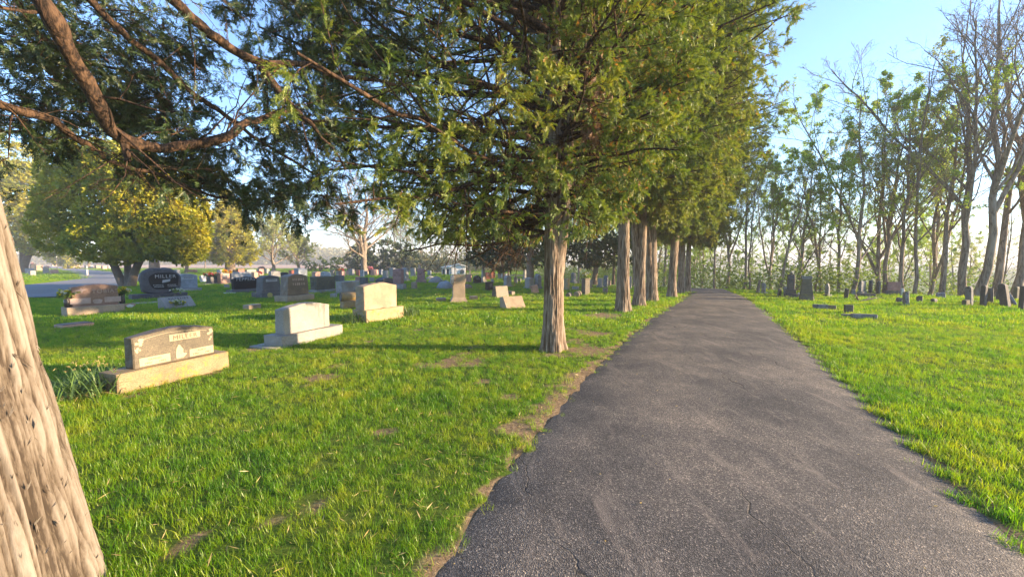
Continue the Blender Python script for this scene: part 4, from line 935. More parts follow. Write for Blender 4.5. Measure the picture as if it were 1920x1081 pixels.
for sx, nm in ((-1, 0), (1, 1)):
    fb = MB()
    for k in range(16):
        a_, r_ = g.uniform(0, 6.28), g.uniform(.010, .020); cx, cz = g.uniform(0, .07), -g.uniform(0, 1)**1.6*.15; cx *= 1+cz*3
        pr = [(cx+r_*math.cos(q)*(1+.3*math.cos(5*q)), cz+r_*math.sin(q)*(1+.3*math.cos(5*q))) for q in np.linspace(0, 6.28, 14, endpoint=False)]; slab(fb, pr, .006+.003*g.random(), bev=.001)
    o = fb.build('flower_carving', M['carve'], h1, smooth=False); o.location = (xc+sx*.40-.03, fy-.001, .345)
arc = MB(); q = np.linspace(-.36, .36, 20); tubes(arc, np.stack([q, q*0, .385-.055*(abs(q)/.4)**2], 1), np.full(20, .004), 5); o = arc.build('carved_border', M['carve'], h1); o.location = (xc, fy-.001, 0)
# plain grey second one
r2, h2, L2, W2 = near_stone((530, 652), (643, 626), 'plain pale grey curved-top granite gravestone on a wide base, second from the front', 'lightgrey', .46, .20, .74, .22, .52, 'serp', .47, rough=.02)
fbm_ = MB(); box(fbm_, (-L2*.35, .05, -.12), (L2*.55, .62, .15)); fo = fbm_.build('foundation', M['lightgrey'], r2)
# tan stone on lichened base
r3, h3, L3, W3 = near_stone((688, 605), (757, 594), 'smooth tan curved-top gravestone on a yellow lichened base between two leafy clumps', 'tan', .55, .30, .86, .34, .66, 'serp', .45, 'yellow', rough=.035)
# rose stone with vases
r4, h4, L4, W4 = near_stone((127, 593), (235, 584), 'wide rose brown gravestone engraved TOBIAS with a vase of yellow flowers at each end', 'brown', .50, .24, .80, .24, .62, 'serp', .52, 'tan')
h4.data.materials[0] = stone_mat('rose_brown_granite', (0.34, 0.19, 0.14), (0.20, 0.105, 0.075), rough=.5)
text('TOBIAS', .15, (.22, -.127, .37), M['pinkcarve'], h4); panel((-.30, -.122, .08), .42, .16, M['pinkcarve'], h4); panel((.38, -.122, .08), .36, .16, M['pinkcarve'], h4); panel((.05, -.122, .06), .2, .13, M['pinkcarve'], h4, 'rose_carving', prof='boulder')
db = MB(); slab(db, [(-.14, .02), (0, -.01), (.04, -.07), (.07, 0), (.16, .04), (.05, .05), (.02, .08), (0, .04)], .006, bev=.001); o = db.build('dove_carving', M['pinkcarve'], h4, smooth=False); o.location = (-.30, -.123, .45)
def bouquet(loc, R0, mats_, label, n=26, h=None, petals=9, sz=.05, name='flower_bouquet', cat='flowers', group=None, lv=True):
    g = np.random.default_rng(int(abs(loc[0]*97+loc[1]*31))+n); root = empty(name, loc, 0, label, cat, group)
    bl = [MB() for _ in mats_]; lf = MB()
    for k in range(n):
        d = g.normal(0, 1, 3); d /= np.linalg.norm(d); d[2] = abs(d[2])*.8; c = d*np.array(R0)*g.uniform(.7, 1.05); j = k % len(mats_)
        pd = d+g.normal(0, .5, (petals*2, 3)); place(bl[j], (np.array(diamond((0, 0, 0), (1, 0, .3), 1, .5)), np.arange(4)[None]), np.repeat(c[None], petals*2, 0), pd, sz, g)
    pos = g.normal(0, .4, (n*3, 3))*np.array(R0); place(lf, FANS[0], pos, g.normal(0, 1, pos.shape), sz*1.4, g)
    for b_, m_ in zip(bl, mats_): b_.build('blossom', M[m_], root, smooth=False)
    if lv: lf.build('foliage', M['under'], root, smooth=False)
    return root
def vase_at(px, py, h, r, label):
    p = at(px, py); b = MB(); lathe(b, [(r*.8, 0), (r, .02), (r, h*.5), (r*.9, h*.6), (r*1.1, h)], 14); o = b.build('flower_vase', M['vase']); o.location = p; tag(o, label, 'vase'); return p
# vases stand on the base ends
for tx, lab in ((-.62, 'left'), (.66, 'right')):
    pw = r4.matrix_basis @ Vector((L4*(.02)+tx*L4*.75, -.02, .24)); b = MB(); lathe(b, [(.055, 0), (.07, .02), (.07, .18), (.06, .2), (.08, .30)], 14); o = b.build('flower_vase', M['vase']); o.location = pw
    tag(o, 'dark cemetery vase at the %s end of the rose brown TOBIAS stone' % lab, 'vase')
    bouquet((pw.x, pw.y, pw.z+.36), (.20, .16, .14), ['yellowf', 'whitef'], 'yellow and white artificial flowers in the %s vase of the TOBIAS stone' % lab, sz=.06)
# polished boulder
a, b_ = at(247, 562), at(351, 556); c = (a+b_)/2; u = (b_-a).normalized(); ang = math.atan2(u.y, u.x); Lb = (b_-a).length
root = empty('gravestone', c + Vector((-u.y, u.x, 0))*.2, ang, 'black boulder shaped gravestone with polished oval face engraved MILLER', 'gravestone', 'gravestones of the left lawn')
bb = MB(); box(bb, (0, 0, -.1), (Lb, .55, .30), rough=.02); bb.build('base', M['blackrough'], root, smooth=False)
kk = c.y/F_PX; Wb = 58*kk; Hb = 47*kk; bb = MB(); slab(bb, profile('boulder', Wb, Hb, 2), .34, (.04*Wb, 0, 0), .05, .05, 0, 3); hs = bb.build('boulder', M['blackrough'], root); hs.location.z = .19; shade_flat_caps(hs)
bb = MB(); slab(bb, profile('boulder', Wb*.74, Hb*.68, 5), .02, (0, 0, 0), .004); pl = bb.build('polished_face', M['black'], hs, smooth=False); pl.location = (.13*Wb, -.178, Hb*.17)
text('MILLER', .20, (.03, -.014, Hb*.46), M['carvegrey'], pl); lines((-Wb*.17, -.012, Hb*.20), .36, .14, 2, M['carvegrey'], pl, 1); lines((Wb*.17, -.012, Hb*.20), .36, .14, 2, M['carvegrey'], pl, 2)
bb = MB(); slab(bb, [(-.14, 0), (.12, .06), (.14, .16), (-.12, .12)], .006, bev=.001); o = bb.build('book_carving', M['carvegrey'], pl, smooth=False); o.location = (.05, -.014, Hb*.26)

def auto(xl, xr, yt, yb, kind, m, label, th=22, T=None, base=None, bm=None, lean=0, fwd=0, rough=0.0, name='gravestone', cat='gravestone', group=None, insc=None, dz=0.0, hpx=None, im='carvegrey', Tr=.32):
    pxc = (xl+xr)/2; p = at(pxc, yb); p.z = 0
    if pxc > 1400 and kind in ('arch', 'shoulder', 'oval') and th == 22: th = math.degrees(math.atan2(p.x, p.y))-90+28
    zt = float(terrain(p.x, p.y)); d = p.y; k = d/F_PX
    view = math.degrees(math.atan2(p.x, p.y)); back = view+180; nrm_a = th+90; al = R_(nrm_a-back); ca, sa = abs(math.cos(al)), abs(math.sin(al))
    slant = math.hypot(1, (pxc-960)/F_PX); span = (xr-xl)*k/slant*1.0   # width across the line of sight
    span = max(span, .1)
    if T is None: W = span/(ca+Tr*sa); T = min(Tr*W, .45)
    W = max((span - T*sa)/max(ca, .25), .12)
    H = (yb-yt)*k; root = empty(name, (p.x, p.y, zt-.02+dz), ry(th), label, cat, group or ('gravestones of the right lawn' if pxc > 1300 else 'gravestones of the left lawn'))
    nv = Vector((math.cos(R_(th)), -math.sin(R_(th)), 0)); root.location -= nv*T/2
    bh = 0
    if base:
        bh = base[0]*k; bb = MB(); box(bb, (0, 0, -.1), (W*base[1], T*(base[2] if len(base) > 2 else 1.7), bh+.1), rough=.015, seed=int(xl)); bo = bb.build('base', M[bm or m], root, smooth=False)
    hb_ = MB(); pr = profile(kind, W, H-bh, int(xl)) if isinstance(kind, str) else kind(W, H-bh)
    slab(hb_, [(x, z-(.06 if z < .01 and not base else 0)) for x, z in pr], T, (0, 0, 0), min(.015, T*.15), rough or .006, 0, int(xl)); hs = hb_.build('tablet', M[m], root, smooth=False); hs.location.z = bh-.002+.02
    hs.rotation_euler = (R_(fwd), R_(lean), 0)
    if insc:
        if insc[0] == 't': text(insc[1], insc[2], (0, -T/2-.004, (H-bh)*insc[3]), M[im], hs)
        elif insc[0] == 'p': panel((0, -T/2-.003, (H-bh)*.62), W*.62, (H-bh)*.16, M[im], hs); lines((0, -T/2-.008, (H-bh)*.76), W*.5, (H-bh)*.11, 1, M['darkstone'], hs, int(xl))
        elif insc[0] == 'l': lines((0, -T/2-.004, (H-bh)*.82), W*.6, (H-bh)*.45, insc[1], M[im], hs, int(xl))
    STONE_SPOTS.append((root.location.x, root.location.y, ry(th), W*(base[1] if base else 1), T*1.6)); return root, hs, W, H, T, k
A_ = auto
A_(331, 376, 513, 545.5, 'oval', 'bluegrey', 'large blue grey headstone on a rough base right behind the black boulder stone', T=.35, base=(6, 1.3, 1.6), bm='grey', insc=('p',))
A_(437, 487, 518, 547, 'oval', 'black', 'glossy black headstone engraved PEPPERS on a low dark base', T=.22, base=(6, 1.28, 2.2), bm='darkgrey', insc=('t', 'PEPPERS', .24, .68))
A_(487, 534, 516, 556, 'taper', 'darkgrey', 'dark grey tapered headstone with a pale name band beside the PEPPERS stone', T=.42, base=(10, 1.3, 1.6), bm='darkgrey', insc=('p',), rough=.02)
A_(533, 588, 513, 564.5, 'taper', 'brown', 'big brown headstone with curved top and pale name line on a tan base', T=.42, base=(13, 1.26, 1.7), bm='tan', insc=('l', 2), im='pinkcarve', rough=.02)
A_(461, 496, 570, 579, 'flat', 'tan', 'low tan block marker lying in the grass between the front stones', T=.30)
A_(589, 636, 518.5, 548, 'flat', 'mossstone', 'wide rock faced dark headstone with rippled surface right of the brown one', T=.45, base=(6, 1.06, 1.4), rough=.05, bm='grey')
A_(636, 681, 527, 549, 'flat', 'grey', 'weathered double slab half grey half tan behind the log shaped stone', T=.40, base=(3, 1.1, 1.3), insc=('l', 3), im='tan', rough=.02)
A_(625, 636, 550, 557.5, 'flat', 'grey', 'small grey foot block left of the log shaped stone', T=.3)
A_(632, 651, 516, 528, 'flat', 'darkgrey', 'square dark grey headstone behind the double slab', T=.5)
A_(411, 435, 512, 532, 'flat', 'salmon', 'square pinkish headstone left of the PEPPERS stone', T=.4, base=(3, 1.1, 1.3), insc=('p',))
A_(432, 476, 509.5, 530, 'flat', 'bluegrey', 'broad blue grey headstone partly hidden by the PEPPERS stone', T=.4)
A_(474, 488, 510, 524, 'oval', 'salmon', 'salmon rounded headstone peeking above the PEPPERS stone', T=.4)
A_(423, 434, 533, 540, 'flat', 'lightgrey', 'little pale block in front of the pinkish square headstone', T=.3)
A_(506, 529, 508, 520, 'flat', 'lightgrey', 'pale grey headstone above the dark tapered one', T=.4)
A_(529, 544, 510, 521, 'oval', 'black', 'small dark headstone with a brown face between the two tapered stones', T=.4)
A_(544, 556, 506, 517, 'flat', 'red', 'red headstone peeking out above the brown one', T=.5)
A_(556, 581, 503, 518, 'flat', 'bluegrey', 'rock faced blue grey headstone above the big brown one', T=.7, rough=.05)
A_(484, 498, 504, 516, 'flat', 'salmon', 'upright salmon headstone with a dark wreath beyond the PEPPERS stone', T=.5)
A_(486, 500, 499, 509, 'point', 'pink', 'pointed pink headstone furthest above the PEPPERS stone', T=.6)
A_(445, 461, 504, 512, 'flat', 'red', 'reddish low headstone in front of the spruce trunk', T=.5)
A_(461, 483, 504.5, 511, 'oval', 'lightgrey', 'pale grey low headstone right of the spruce trunk', T=.5)
A_(588, 605, 509, 520, 'serp', 'salmon', 'salmon headstone with a dark left edge behind the rock faced stone', T=.5)
A_(604, 625, 509, 522, 'taper', 'bluegrey', 'light blue tapered headstone behind the rock faced stone', T=.5)
A_(622, 632, 506, 518, 'flat', 'tan', 'yellowish headstone right of the light blue tapered one', T=.5)
A_(600, 608, 500, 508, 'flat', 'pink', 'narrow pink headstone in front of the middle juniper', T=.6)
A_(632, 639, 508, 518, 'arch', 'grey', 'narrow grey round headstone left of the pinkish grey slab', T=.4)
A_(638, 651, 508, 518, 'flat', 'pink', 'pinkish grey slab left of the white blue headstone pair', T=.5)
A_(651, 657, 507, 516, 'arch', 'salmon', 'narrow salmon headstone at the foot of the large bare tree', T=.4)
A_(657, 669, 504, 516.5, 'oval', 'lightgrey', 'pale headstone with a dark side left of the little red one', T=.6)
A_(670, 679, 506, 517, 'flat', 'red', 'little red headstone under the large bare tree', T=.5)
A_(678, 687, 506, 519, 'flat', 'bluegrey', 'blue grey headstone right of the little red one', T=.5)
A_(686, 692, 508, 516.5, 'flat', 'lightgrey', 'tiny pale headstone left of the black pink-topped vase', T=.5)
A_(698, 713, 505, 516.5, 'flat', 'salmon', 'wide pinkish headstone right of the black pink-topped vase', T=.5)
A_(712, 722, 505, 516, 'flat', 'bluegrey', 'pale blue headstone left of the tall whitish one', T=.5)
A_(721, 733.5, 507, 523, 'flat', 'lightgrey', 'tall whitish square headstone above the dark boulder', T=.5)
A_(733.5, 746, 502, 520, 'oval', 'grey', 'grey rounded headstone left of the rough pink rock stone', T=.5, base=(4, 1.1, 1.4))
A_(670, 681, 519, 530, 'oval', 'pink', 'rounded dark pink headstone left of the dark grey block', T=.4)
A_(680, 697, 520, 536, 'flat', 'darkgrey', 'dark grey block headstone behind the smooth tan one', T=.5)
A_(696, 706, 520, 528, 'flat', 'lightgrey', 'low pale slab marker right of the dark grey block', T=.4)
A_(711, 746, 521, 536, 'boulder', 'blackrough', 'dark rounded boulder stone with a brown end behind the smooth tan headstone', T=.6, rough=.05)
A_(744.5, 766, 504.5, 541, 'flat', 'pink', 'tall rough pink rock faced headstone on a pale base', T=.6, base=(10, 1.15, 1.5), bm='grey', rough=.06)
A_(757, 770.5, 502, 527, 'arch', 'lightgrey', 'pale arched headstone tight behind the tall rough pink one', T=.4, base=(5, 1.2, 1.6))
A_(774, 783.5, 502, 518, 'flat', 'lightgrey', 'square pale headstone left of the little pale obelisk', T=.6, base=(2, 1.8, 1.6))
A_(788.5, 803.5, 504, 530, 'flat', 'pink', 'second rough pink headstone right of the little pale obelisk', T=.6, base=(6, 1.1, 1.4), rough=.06)
A_(804, 812, 507, 516, 'oval', 'bluegrey', 'small bluish headstone with pink flowers right of the second pink one', T=.4)
A_(776, 787, 528, 541, 'flat', 'tan', 'narrow tan post stone with dark side standing alone on sunny grass', T=.35, base=(1.5, 1.3, 1.3))
A_(818, 837, 558.5, 566, 'flat', 'tan', 'small square foot marker left of the tall tan monument', th=75, T=.3)
A_(882, 898, 555, 563, 'flat', 'tan', 'small square foot marker right of the tall tan monument', th=70, T=.3)
A_(878, 890, 514, 529, 'flat', 'salmon', 'pinkish square headstone left of the glossy black one with a heart', T=.5)
A_(888, 904, 516, 531, 'shoulder', 'black', 'glossy black shouldered headstone near the figure topped column', th=60, T=.3, base=(1.5, 1.3, 1.6), insc=('l', 2))
A_(910.5, 920, 510, 524, 'serp', 'red', 'left one of the two red polished headstones', th=60, T=.3, base=(2.5, 1.2, 1.5), insc=('l', 2))
A_(920, 930, 509.5, 522.5, 'flat', 'red', 'right brighter one of the two red polished headstones', th=60, T=.3)
A_(913, 929, 528, 545, 'flat', 'black', 'black headstone standing alone before the red pair', th=45, T=.3, base=(1.5, 1.5, 1.8), insc=('l', 4))
A_(921, 928, 523, 531, 'arch', 'grey', 'small grey rounded stone just behind the lone black headstone', th=60, T=.2)
A_(946, 957, 512, 527, 'arch', 'bluegrey', 'arched grey headstone hidden behind a paler arched one', T=.2, th=60)
A_(947, 962, 516, 537, 'arch', 'lightgrey', 'pale arched tablet with sunlit right half before the evergreen', T=.3, th=50, base=(3, 1.2, 1.8))
A_(937, 941.5, 510, 522, 'point', 'lightgrey', 'tiny pointed pale stone at the far evergreen trunks', T=.3)
A_(942, 946, 513, 522, 'arch', 'white', 'tiny white arched stone at the far evergreen trunks', T=.3)
A_(967, 973, 519, 530.5, 'shoulder', 'lightgrey', 'small pale shouldered stone left of the white topped obelisk', T=.25)
A_(974, 979.5, 522, 528, 'flat', 'lightgrey', 'tiny low pale stone left of the white topped obelisk', T=.3)
A_(988, 1006, 520, 541, 'oval', 'lightgrey', 'pale weathered headstone left of the ornate dark monument', T=.4, th=50, base=(4, 1.25, 1.4), rough=.02)
A_(1005, 1019, 513, 541, 'point', 'marble', 'ornate dark pointed monument just left of the nearest cedar trunk', T=.4, th=60, base=(5, 1.2, 1.3), rough=.04)
A_(998, 1012, 534, 549, 'flat', 'salmon', 'orange slab leaning sideways left of the nearest cedar trunk', T=.12, th=60, lean=-14)
A_(954, 971, 546, 553, 'flat', 'brown', 'low brown stone just behind the large slanted tan marker', T=.4, th=50)
A_(1059, 1074, 522, 545, 'flat', 'yellow', 'bright pale yellow square headstone just right of the nearest cedar trunk', T=.5, th=60, base=(3, 1.15, 1.3))
A_(1073, 1083, 509, 530, 'arch', 'bluegrey', 'tall blue grey arched stone behind the pale yellow square one', T=.3, th=60, base=(6, 1.3, 1.5))
A_(1106, 1114, 525, 540, 'arch', 'tan', 'small sunlit tan pillar stone right of the wreathed pillar', T=.3, th=60, base=(2.5, 1.3, 1.3))
A_(1078, 1091, 537, 543, 'flat', 'grey', 'flat grey fallen slab left of the wreathed pillar', T=.5, th=60)
A_(1124, 1134, 521, 539, 'oval', 'lightgrey', 'pale headstone on a base midway between wreathed pillar and second cedar', T=.3, th=50, base=(4, 1.2, 1.5))
A_(1136, 1142, 516, 538, 'point', 'marble', 'slim dark leaning stone right of the pale midway headstone', T=.3, th=50, lean=4)
A_(1142, 1148, 520, 534, 'oval', 'salmon', 'orange rounded stone just left of the second cedar trunk', T=.3, th=50)
A_(1135, 1144, 539, 549.5, 'tri', 'brown', 'small broken rock tilted in the grass left of the second cedar', T=.25, th=40, rough=.05)
A_(1179, 1188.5, 518, 541, 'flat', 'lightgrey', 'tall pale slab between the second and third cedar trunks', T=.3, th=50)
A_(1112, 1119, 521, 531, 'arch', 'lightgrey', 'tiny pale stone in the shade right of the wreathed pillar', T=.3, th=50)
# far left lawns
A_(49, 67, 503, 513.5, 'flat', 'bluegrey', 'pale bluish low headstone at the far left beside the leaning trunk', T=.5)
A_(55.5, 70, 507, 516, 'oval', 'grey', 'grey rounded marker in front of the pale bluish low one', T=.5)
A_(57, 70, 492, 504, 'point', 'black', 'black monument with flowers on its top at the far left', T=.6)
A_(67, 83, 497, 508, 'flat', 'tan', 'wide tan headstone right of the black far monument', T=.6)
A_(82, 94, 501, 513, 'flat', 'grey', 'grey headstone with a heap of pink flowers on top', T=.5)
A_(95, 112, 505, 513.5, 'serp', 'salmon', 'orange curved-top headstone on a low base beside the far drive', T=.5, base=(2, 1.1, 1.3))
A_(130, 152, 492, 501.5, 'serp', 'salmon', 'very wide orange headstone beyond the far drive', T=.9, base=(1.5, 1.1, 1.3))
A_(160, 176, 497, 503.5, 'flat', 'bluegrey', 'bluish headstone right of the very wide orange one', T=.8)
A_(179, 191, 497, 503.5, 'flat', 'tan', 'tan headstone right of the bluish one beyond the drive', T=.8)
A_(191, 203, 498, 504.5, 'oval', 'salmon', 'rosy headstone furthest right beyond the drive', T=.8)
A_(203, 210, 498, 503, 'flat', 'white', 'little white stone just left of the splayed arborvitae', T=.6)
A_(97, 108, 492, 499, 'flat', 'salmon', 'pale orange stone far off where the drive vanishes', T=1.)
A_(162, 167, 505, 516.5, 'flat', 'white', 'little square white post marker at the drive junction', T=.25, base=(1.5, 1.1, 1.2), bm='salmon')
A_(329, 341, 505, 514, 'oval', 'lightgrey', 'pale headstone above the large blue grey one', T=.6)
A_(349, 373, 505, 511, 'flat', 'salmon', 'long low pinkish headstone above the large blue grey one', T=.6)
A_(409, 421, 505, 514, 'flat', 'bluegrey', 'bluish headstone right of the red flower box', T=.5)
A_(498, 508, 504, 513, 'flat', 'grey', 'small grey headstone behind the pale grey one', T=.5)
# the right lawn: old stones, mostly leaning
A_(1428, 1437, 530, 550, 'arch', 'marble', 'small arched headstone with a white rim on a base near the road', T=.12, base=(3, 1.8, 2.4))
A_(1459, 1467, 541, 554.5, 'flat', 'darkstone', 'thin dark slab leaning left of the finial monument', T=.10, lean=-25)
A_(1473, 1478, 537, 549.5, 'point', 'marble', 'small pale stone behind the finial monument', T=.15)
A_(1547, 1557.5, 530, 555, 'shoulder', 'marble', 'grey shouldered headstone on a dark base in front of the wood', T=.12, base=(5, 1.5, 2.6), bm='darkstone')
A_(1584, 1593, 540, 560, 'flat', 'darkstone', 'dark narrow slab tilting left on the sunny right lawn', T=.10, lean=-12)
A_(1600, 1606, 542, 552, 'point', 'marble', 'tiny pale stone right of the dark narrow tilting slab', T=.15)
A_(1614, 1626, 526, 551, 'arch', 'marble', 'pale grey round topped headstone on a block base, tallest of its pale kind', T=.35, base=(6, 1.4, 1.4))
A_(1629, 1637, 524, 551, 'arch', 'darkstone', 'left one of the two dark slim headstones on a shared platform', T=.12)
A_(1644, 1652, 527, 552, 'arch', 'darkstone', 'right one of the two dark slim headstones on a shared platform', T=.12)
A_(1622, 1659, 550, 556, 'flat', 'darkstone', 'long low dark stone platform in front of the two slim headstones', T=.6)
A_(1659, 1664, 532, 551, 'arch', 'darkstone', 'small slim dark headstone left of the reddish block', T=.12)
A_(1677, 1697, 528, 552.5, 'flat', 'pink', 'reddish grey block monument on a wide base before the wood', T=.5, base=(8, 1.25, 1.3), bm='darkgrey')
A_(1689, 1700, 540.5, 554.5, 'flat', 'white', 'bright white slab leaning on the reddish block monument', T=.10, th=40)
A_(1696, 1710, 547, 573, 'flat', 'marble', 'streaked grey slab leaning right in the middle of the lawn', T=.12, lean=9)
A_(1689, 1696, 559, 568, 'tri', 'darkstone', 'dark rock chunk at the foot of the streaked leaning slab', T=.2, rough=.05)
A_(1723, 1733.5, 554, 566, 'broken', 'darkstone', 'small dark broken square stone on the right lawn', T=.15)
A_(1749, 1759, 559, 567, 'arch', 'darkstone', 'small dark squat arched marker, nearest left of the tall arched group', T=.18)
A_(1762, 1782, 549, 558.5, 'tri', 'marble', 'pale broken triangular stone at the edge of the wood', T=.3, rough=.04)
A_(1766, 1776, 541, 553, 'point', 'marble', 'narrow pointed piece standing behind the pale triangular stone', T=.15)
A_(1811, 1828, 536, 572, 'arch', 'marble', 'grey arched headstone with pale streaks, leftmost of the tall arched group', T=.13, lean=3)
A_(1808, 1821, 561.5, 572.5, 'oval', 'mossstone', 'low mossy stone at the foot of the streaked arched headstone', T=.2)
A_(1838, 1853, 534, 574.5, 'arch', 'darkstone', 'tall black weathered arched headstone, second of the group', T=.13)
A_(1853, 1867, 540, 569, 'flat', 'darkstone', 'dark square topped slab tilting right behind the black arched one', T=.10, lean=6)
A_(1869, 1881, 544, 563.5, 'arch', 'darkstone', 'smaller dark arched headstone further back in the group', T=.15)
A_(1878, 1900, 530.5, 575, 'arch', 'darkstone', 'tallest dark arched headstone, leaning right near the right edge', T=.16, lean=9)
A_(1902, 1912, 537, 562, 'arch', 'mossstone', 'mossy arched headstone behind the fallen pale slab', T=.15)
A_(1892, 1912, 546, 573, 'flat', 'marble', 'pale slab leaning far over against its neighbours at the right edge', T=.09, lean=42)
A_(1916, 1928, 535, 580, 'arch', 'darkstone', 'dark headstone cut off by the right edge', T=.2)
A_(1826, 1837, 563, 567, 'flat', 'marble', 'little low grey block between the two leftmost arched headstones', T=.2)
A_(1592, 1605, 571, 588, 'flat', 'mossstone', 'squat mossy square stub alone on the near right lawn', T=.2)
A_(1543, 1561, 570.5, 579, 'flat', 'marble', 'fallen narrow slab lying on the near right lawn, left piece', T=.4, fwd=-0, rough=.01)
A_(1561, 1573, 572, 579.5, 'flat', 'mossstone', 'short mossy piece at the right end of the fallen narrow slab', T=.3)
A_(1610, 1631, 589.5, 594, 'flat', 'marble', 'thin pale slab sunk flat in the grass left of the thicker slab', T=.5)
A_(1630, 1658, 589, 597.5, 'flat', 'marble', 'thicker grey slab lying flat in the near right lawn', T=.55)

# --- special shapes
def special(px, py, label, th=22, name='gravestone', cat='gravestone', group='gravestones of the left lawn'):
    p = at(px, py); p.z = float(terrain(p.x, p.y))-.01; r = empty(name, p, ry(th), label, cat, group); return r, p.y/F_PX
# log on pedestal
r, k = special(662, 579, 'log shaped stone cylinder lying on a mossy yellow pedestal', 53); W = .62
b = MB(); slab(b, [(-W/2, 0), (W/2, 0), (W*.46, .27), (-W*.46, .27)], .42, (0, .2, 0), .02, .02); b.build('pedestal', M['ochre'], r, smooth=False)
b = MB(); Q = np.array([[x, 0, 0] for x in np.linspace(-.32, .32, 12)]); tubes(b, Q, np.full(12, .145)*(1+.05*np.sin(np.arange(12)*2.)), 28); o = b.build('log', M['ochre'], r); o.location = (0, .2, .405)
for s in (-1, 1): b = MB(); lathe(b, [(.145, 0), (.147, .012), (.10, .02), (.095, .01), (.0, .012)], 24); o = b.build('end_disc', M['darkgrey'], r); o.location = (s*.318, .2, .405); o.rotation_euler = (0, s*math.pi/2, 0)
# tall shouldered monument
r, k = special(860, 566, 'tall tan monument with angled shoulders on a flared base', 78); H = 53*k
b = MB(); lathe(b, [(.46, 0), (.45, .05), (.33, .21)], 4, sq=True); b.build('base', M['tan'], r, smooth=False)
b = MB(); slab(b, [(-.23, 0), (.23, 0), (.22, .52), (.27, .62), (.27, .70), (.21, .86), (-.21, .86), (-.27, .70), (-.27, .62), (-.22, .52)], .44, (0, 0, 0), .01); o = b.build('shaft', M['tan'], r, smooth=False); o.location.z = .2
b = MB(); box(b, (-.23, 0, .56), (.13, .50, .26)); box(b, (-.25, 0, .53), (.11, .46, .03)); o = b.build('side_capital', M['bluegrey'], r, smooth=False); o.location.z = .2
# large slanted marker
r, k = special(962, 577, 'large slanted tan marker with rock rough sides left of the nearest cedar', 60); W = .72
b = MB(); T = .5; P5 = np.array([[-T/2, 0], [T/2, 0], [T/2, .36], [T*.1, .40]])
V = np.array([[x, y, z] for x in (-W/2, W/2) for y, z in P5]); b.add(V, [[0, 4, 7, 3], [3, 7, 6, 2], [2, 6, 5, 1]]); b.add(V, [[0, 3, 2, 1], [4, 5, 6, 7]]); b.build('wedge', M['tan'], r, smooth=False)
# olive slant
r, k = special(938, 557, 'olive tan slant faced headstone behind the large slanted marker', 45); W = .75
b = MB(); slab(b, [(-W/2, 0), (W/2, 0), (W*.47, .5), (-W*.47, .5)], .35, (0, 0, 0), .015, .03, topscale=.45); b.build('slab', M['olive'], r, smooth=False)
# obelisks, columns
def obelisk(px, py, yt, wpx, m, label, cap='point', th=50, top=None, name='gravestone'):
    r, k = special(px, py, label, th); H = (py-yt)*k; w_ = wpx*k*.7
    b = MB(); lathe(b, [(w_*.95, 0), (w_*.95, H*.10), (w_*.78, H*.12), (w_*.78, H*.22), (w_*.6, H*.24)], 4, sq=True); b.build('base', M[m], r, smooth=False)
    b = MB(); lathe(b, [(w_*.52, H*.24), (w_*.40, H*.82), (w_*.5, H*.83), (w_*.5, H*.87), (w_*.02, H)], 4, sq=True); b.build('shaft', M[m], r, smooth=False)
    if top: b = MB(); lathe(b, [(w_*.05, H*.93), (w_*.28, H*.97), (w_*.3, H*1.04), (w_*.1, H*1.1), (w_*.22, H*1.13), (w_*.05, H*1.2)], 12); b.build('finial', M[top], r)
    return r
obelisk(786, 517, 496, 5, 'lightgrey', 'little pale pointed obelisk between the square pale and second pink stones')
obelisk(906, 529.5, 502, 11, 'grey', 'grey column topped with a dark figure like urn', top='darkgrey')
obelisk(984, 525, 501.5, 9, 'lightgrey', 'slim pale obelisk with a white tip before the thick trunk', top=None)
obelisk(881, 514.5, 504, 4, 'darkgrey', 'thin dark post stone left of the dark topped column')
obelisk(841, 514, 496, 6, 'darkgrey', 'slender dark urn column standing before the white mausoleum', top='darkgrey')
# right lawn monuments
r, k = special(1482, 556, 'tallest dark monument with an urn finial on the right lawn', 30, group='gravestones of the right lawn')
H = 48*k; w_ = 20*k/1.3
b = MB(); lathe(b, [(w_*.92, 0), (w_*.92, H*.13), (w_*.7, H*.14), (w_*.7, H*.29), (w_*.62, H*.31)], 4, sq=True); b.build('base', M['darkstone'], r, smooth=False)
b = MB(); slab(b, [(-w_*.42, 0), (w_*.42, 0), (w_*.38, H*.42), (w_*.22, H*.52), (0, H*.58), (-w_*.22, H*.52), (-w_*.38, H*.42)], w_*.75, (0, 0, 0), .02); o = b.build('shaft', M['darkstone'], r, smooth=False); o.location.z = H*.31
b = MB(); lathe(b, [(w_*.08, H*.86), (w_*.1, H*.9), (w_*.24, H*.93), (w_*.26, H*.945), (w_*.08, H*.96), (w_*.1, H*.98), (w_*.02, H)], 12); b.build('finial', M['marble'], r)
b = MB(); box(b, (w_*.2, -w_*.9, 0), (.14, .12, .18), rough=.03); b.build('white_stone_figure', M['white'], r, smooth=False)
r, k = special(1511, 563, 'thick dark pillar tilting right with a pale slipped cap on a diamond patterned block', 30, group='gravestones of the right lawn')
b = MB(); box(b, (0, 0, -.1), (.46, .42, .36), rough=.03); o = b.build('base', M['mossstone'], r, smooth=False); o.rotation_euler = (0, R_(5), 0)
b = MB(); lathe(b, [(.29, 0), (.27, .05), (.20, .60), (.20, .62)], 4, sq=True); sh_ = b.build('shaft', M['mossstone'], r, smooth=False); sh_.location = (-.02, 0, .24); sh_.rotation_euler = (0, R_(9), 0)
b = MB(); box(b, (0, 0, 0), (.34, .34, .12)); o = b.build('cap', M['marble'], r, smooth=False); o.location = (.10, 0, .86); o.rotation_euler = (0, R_(4), 0)
b = MB()
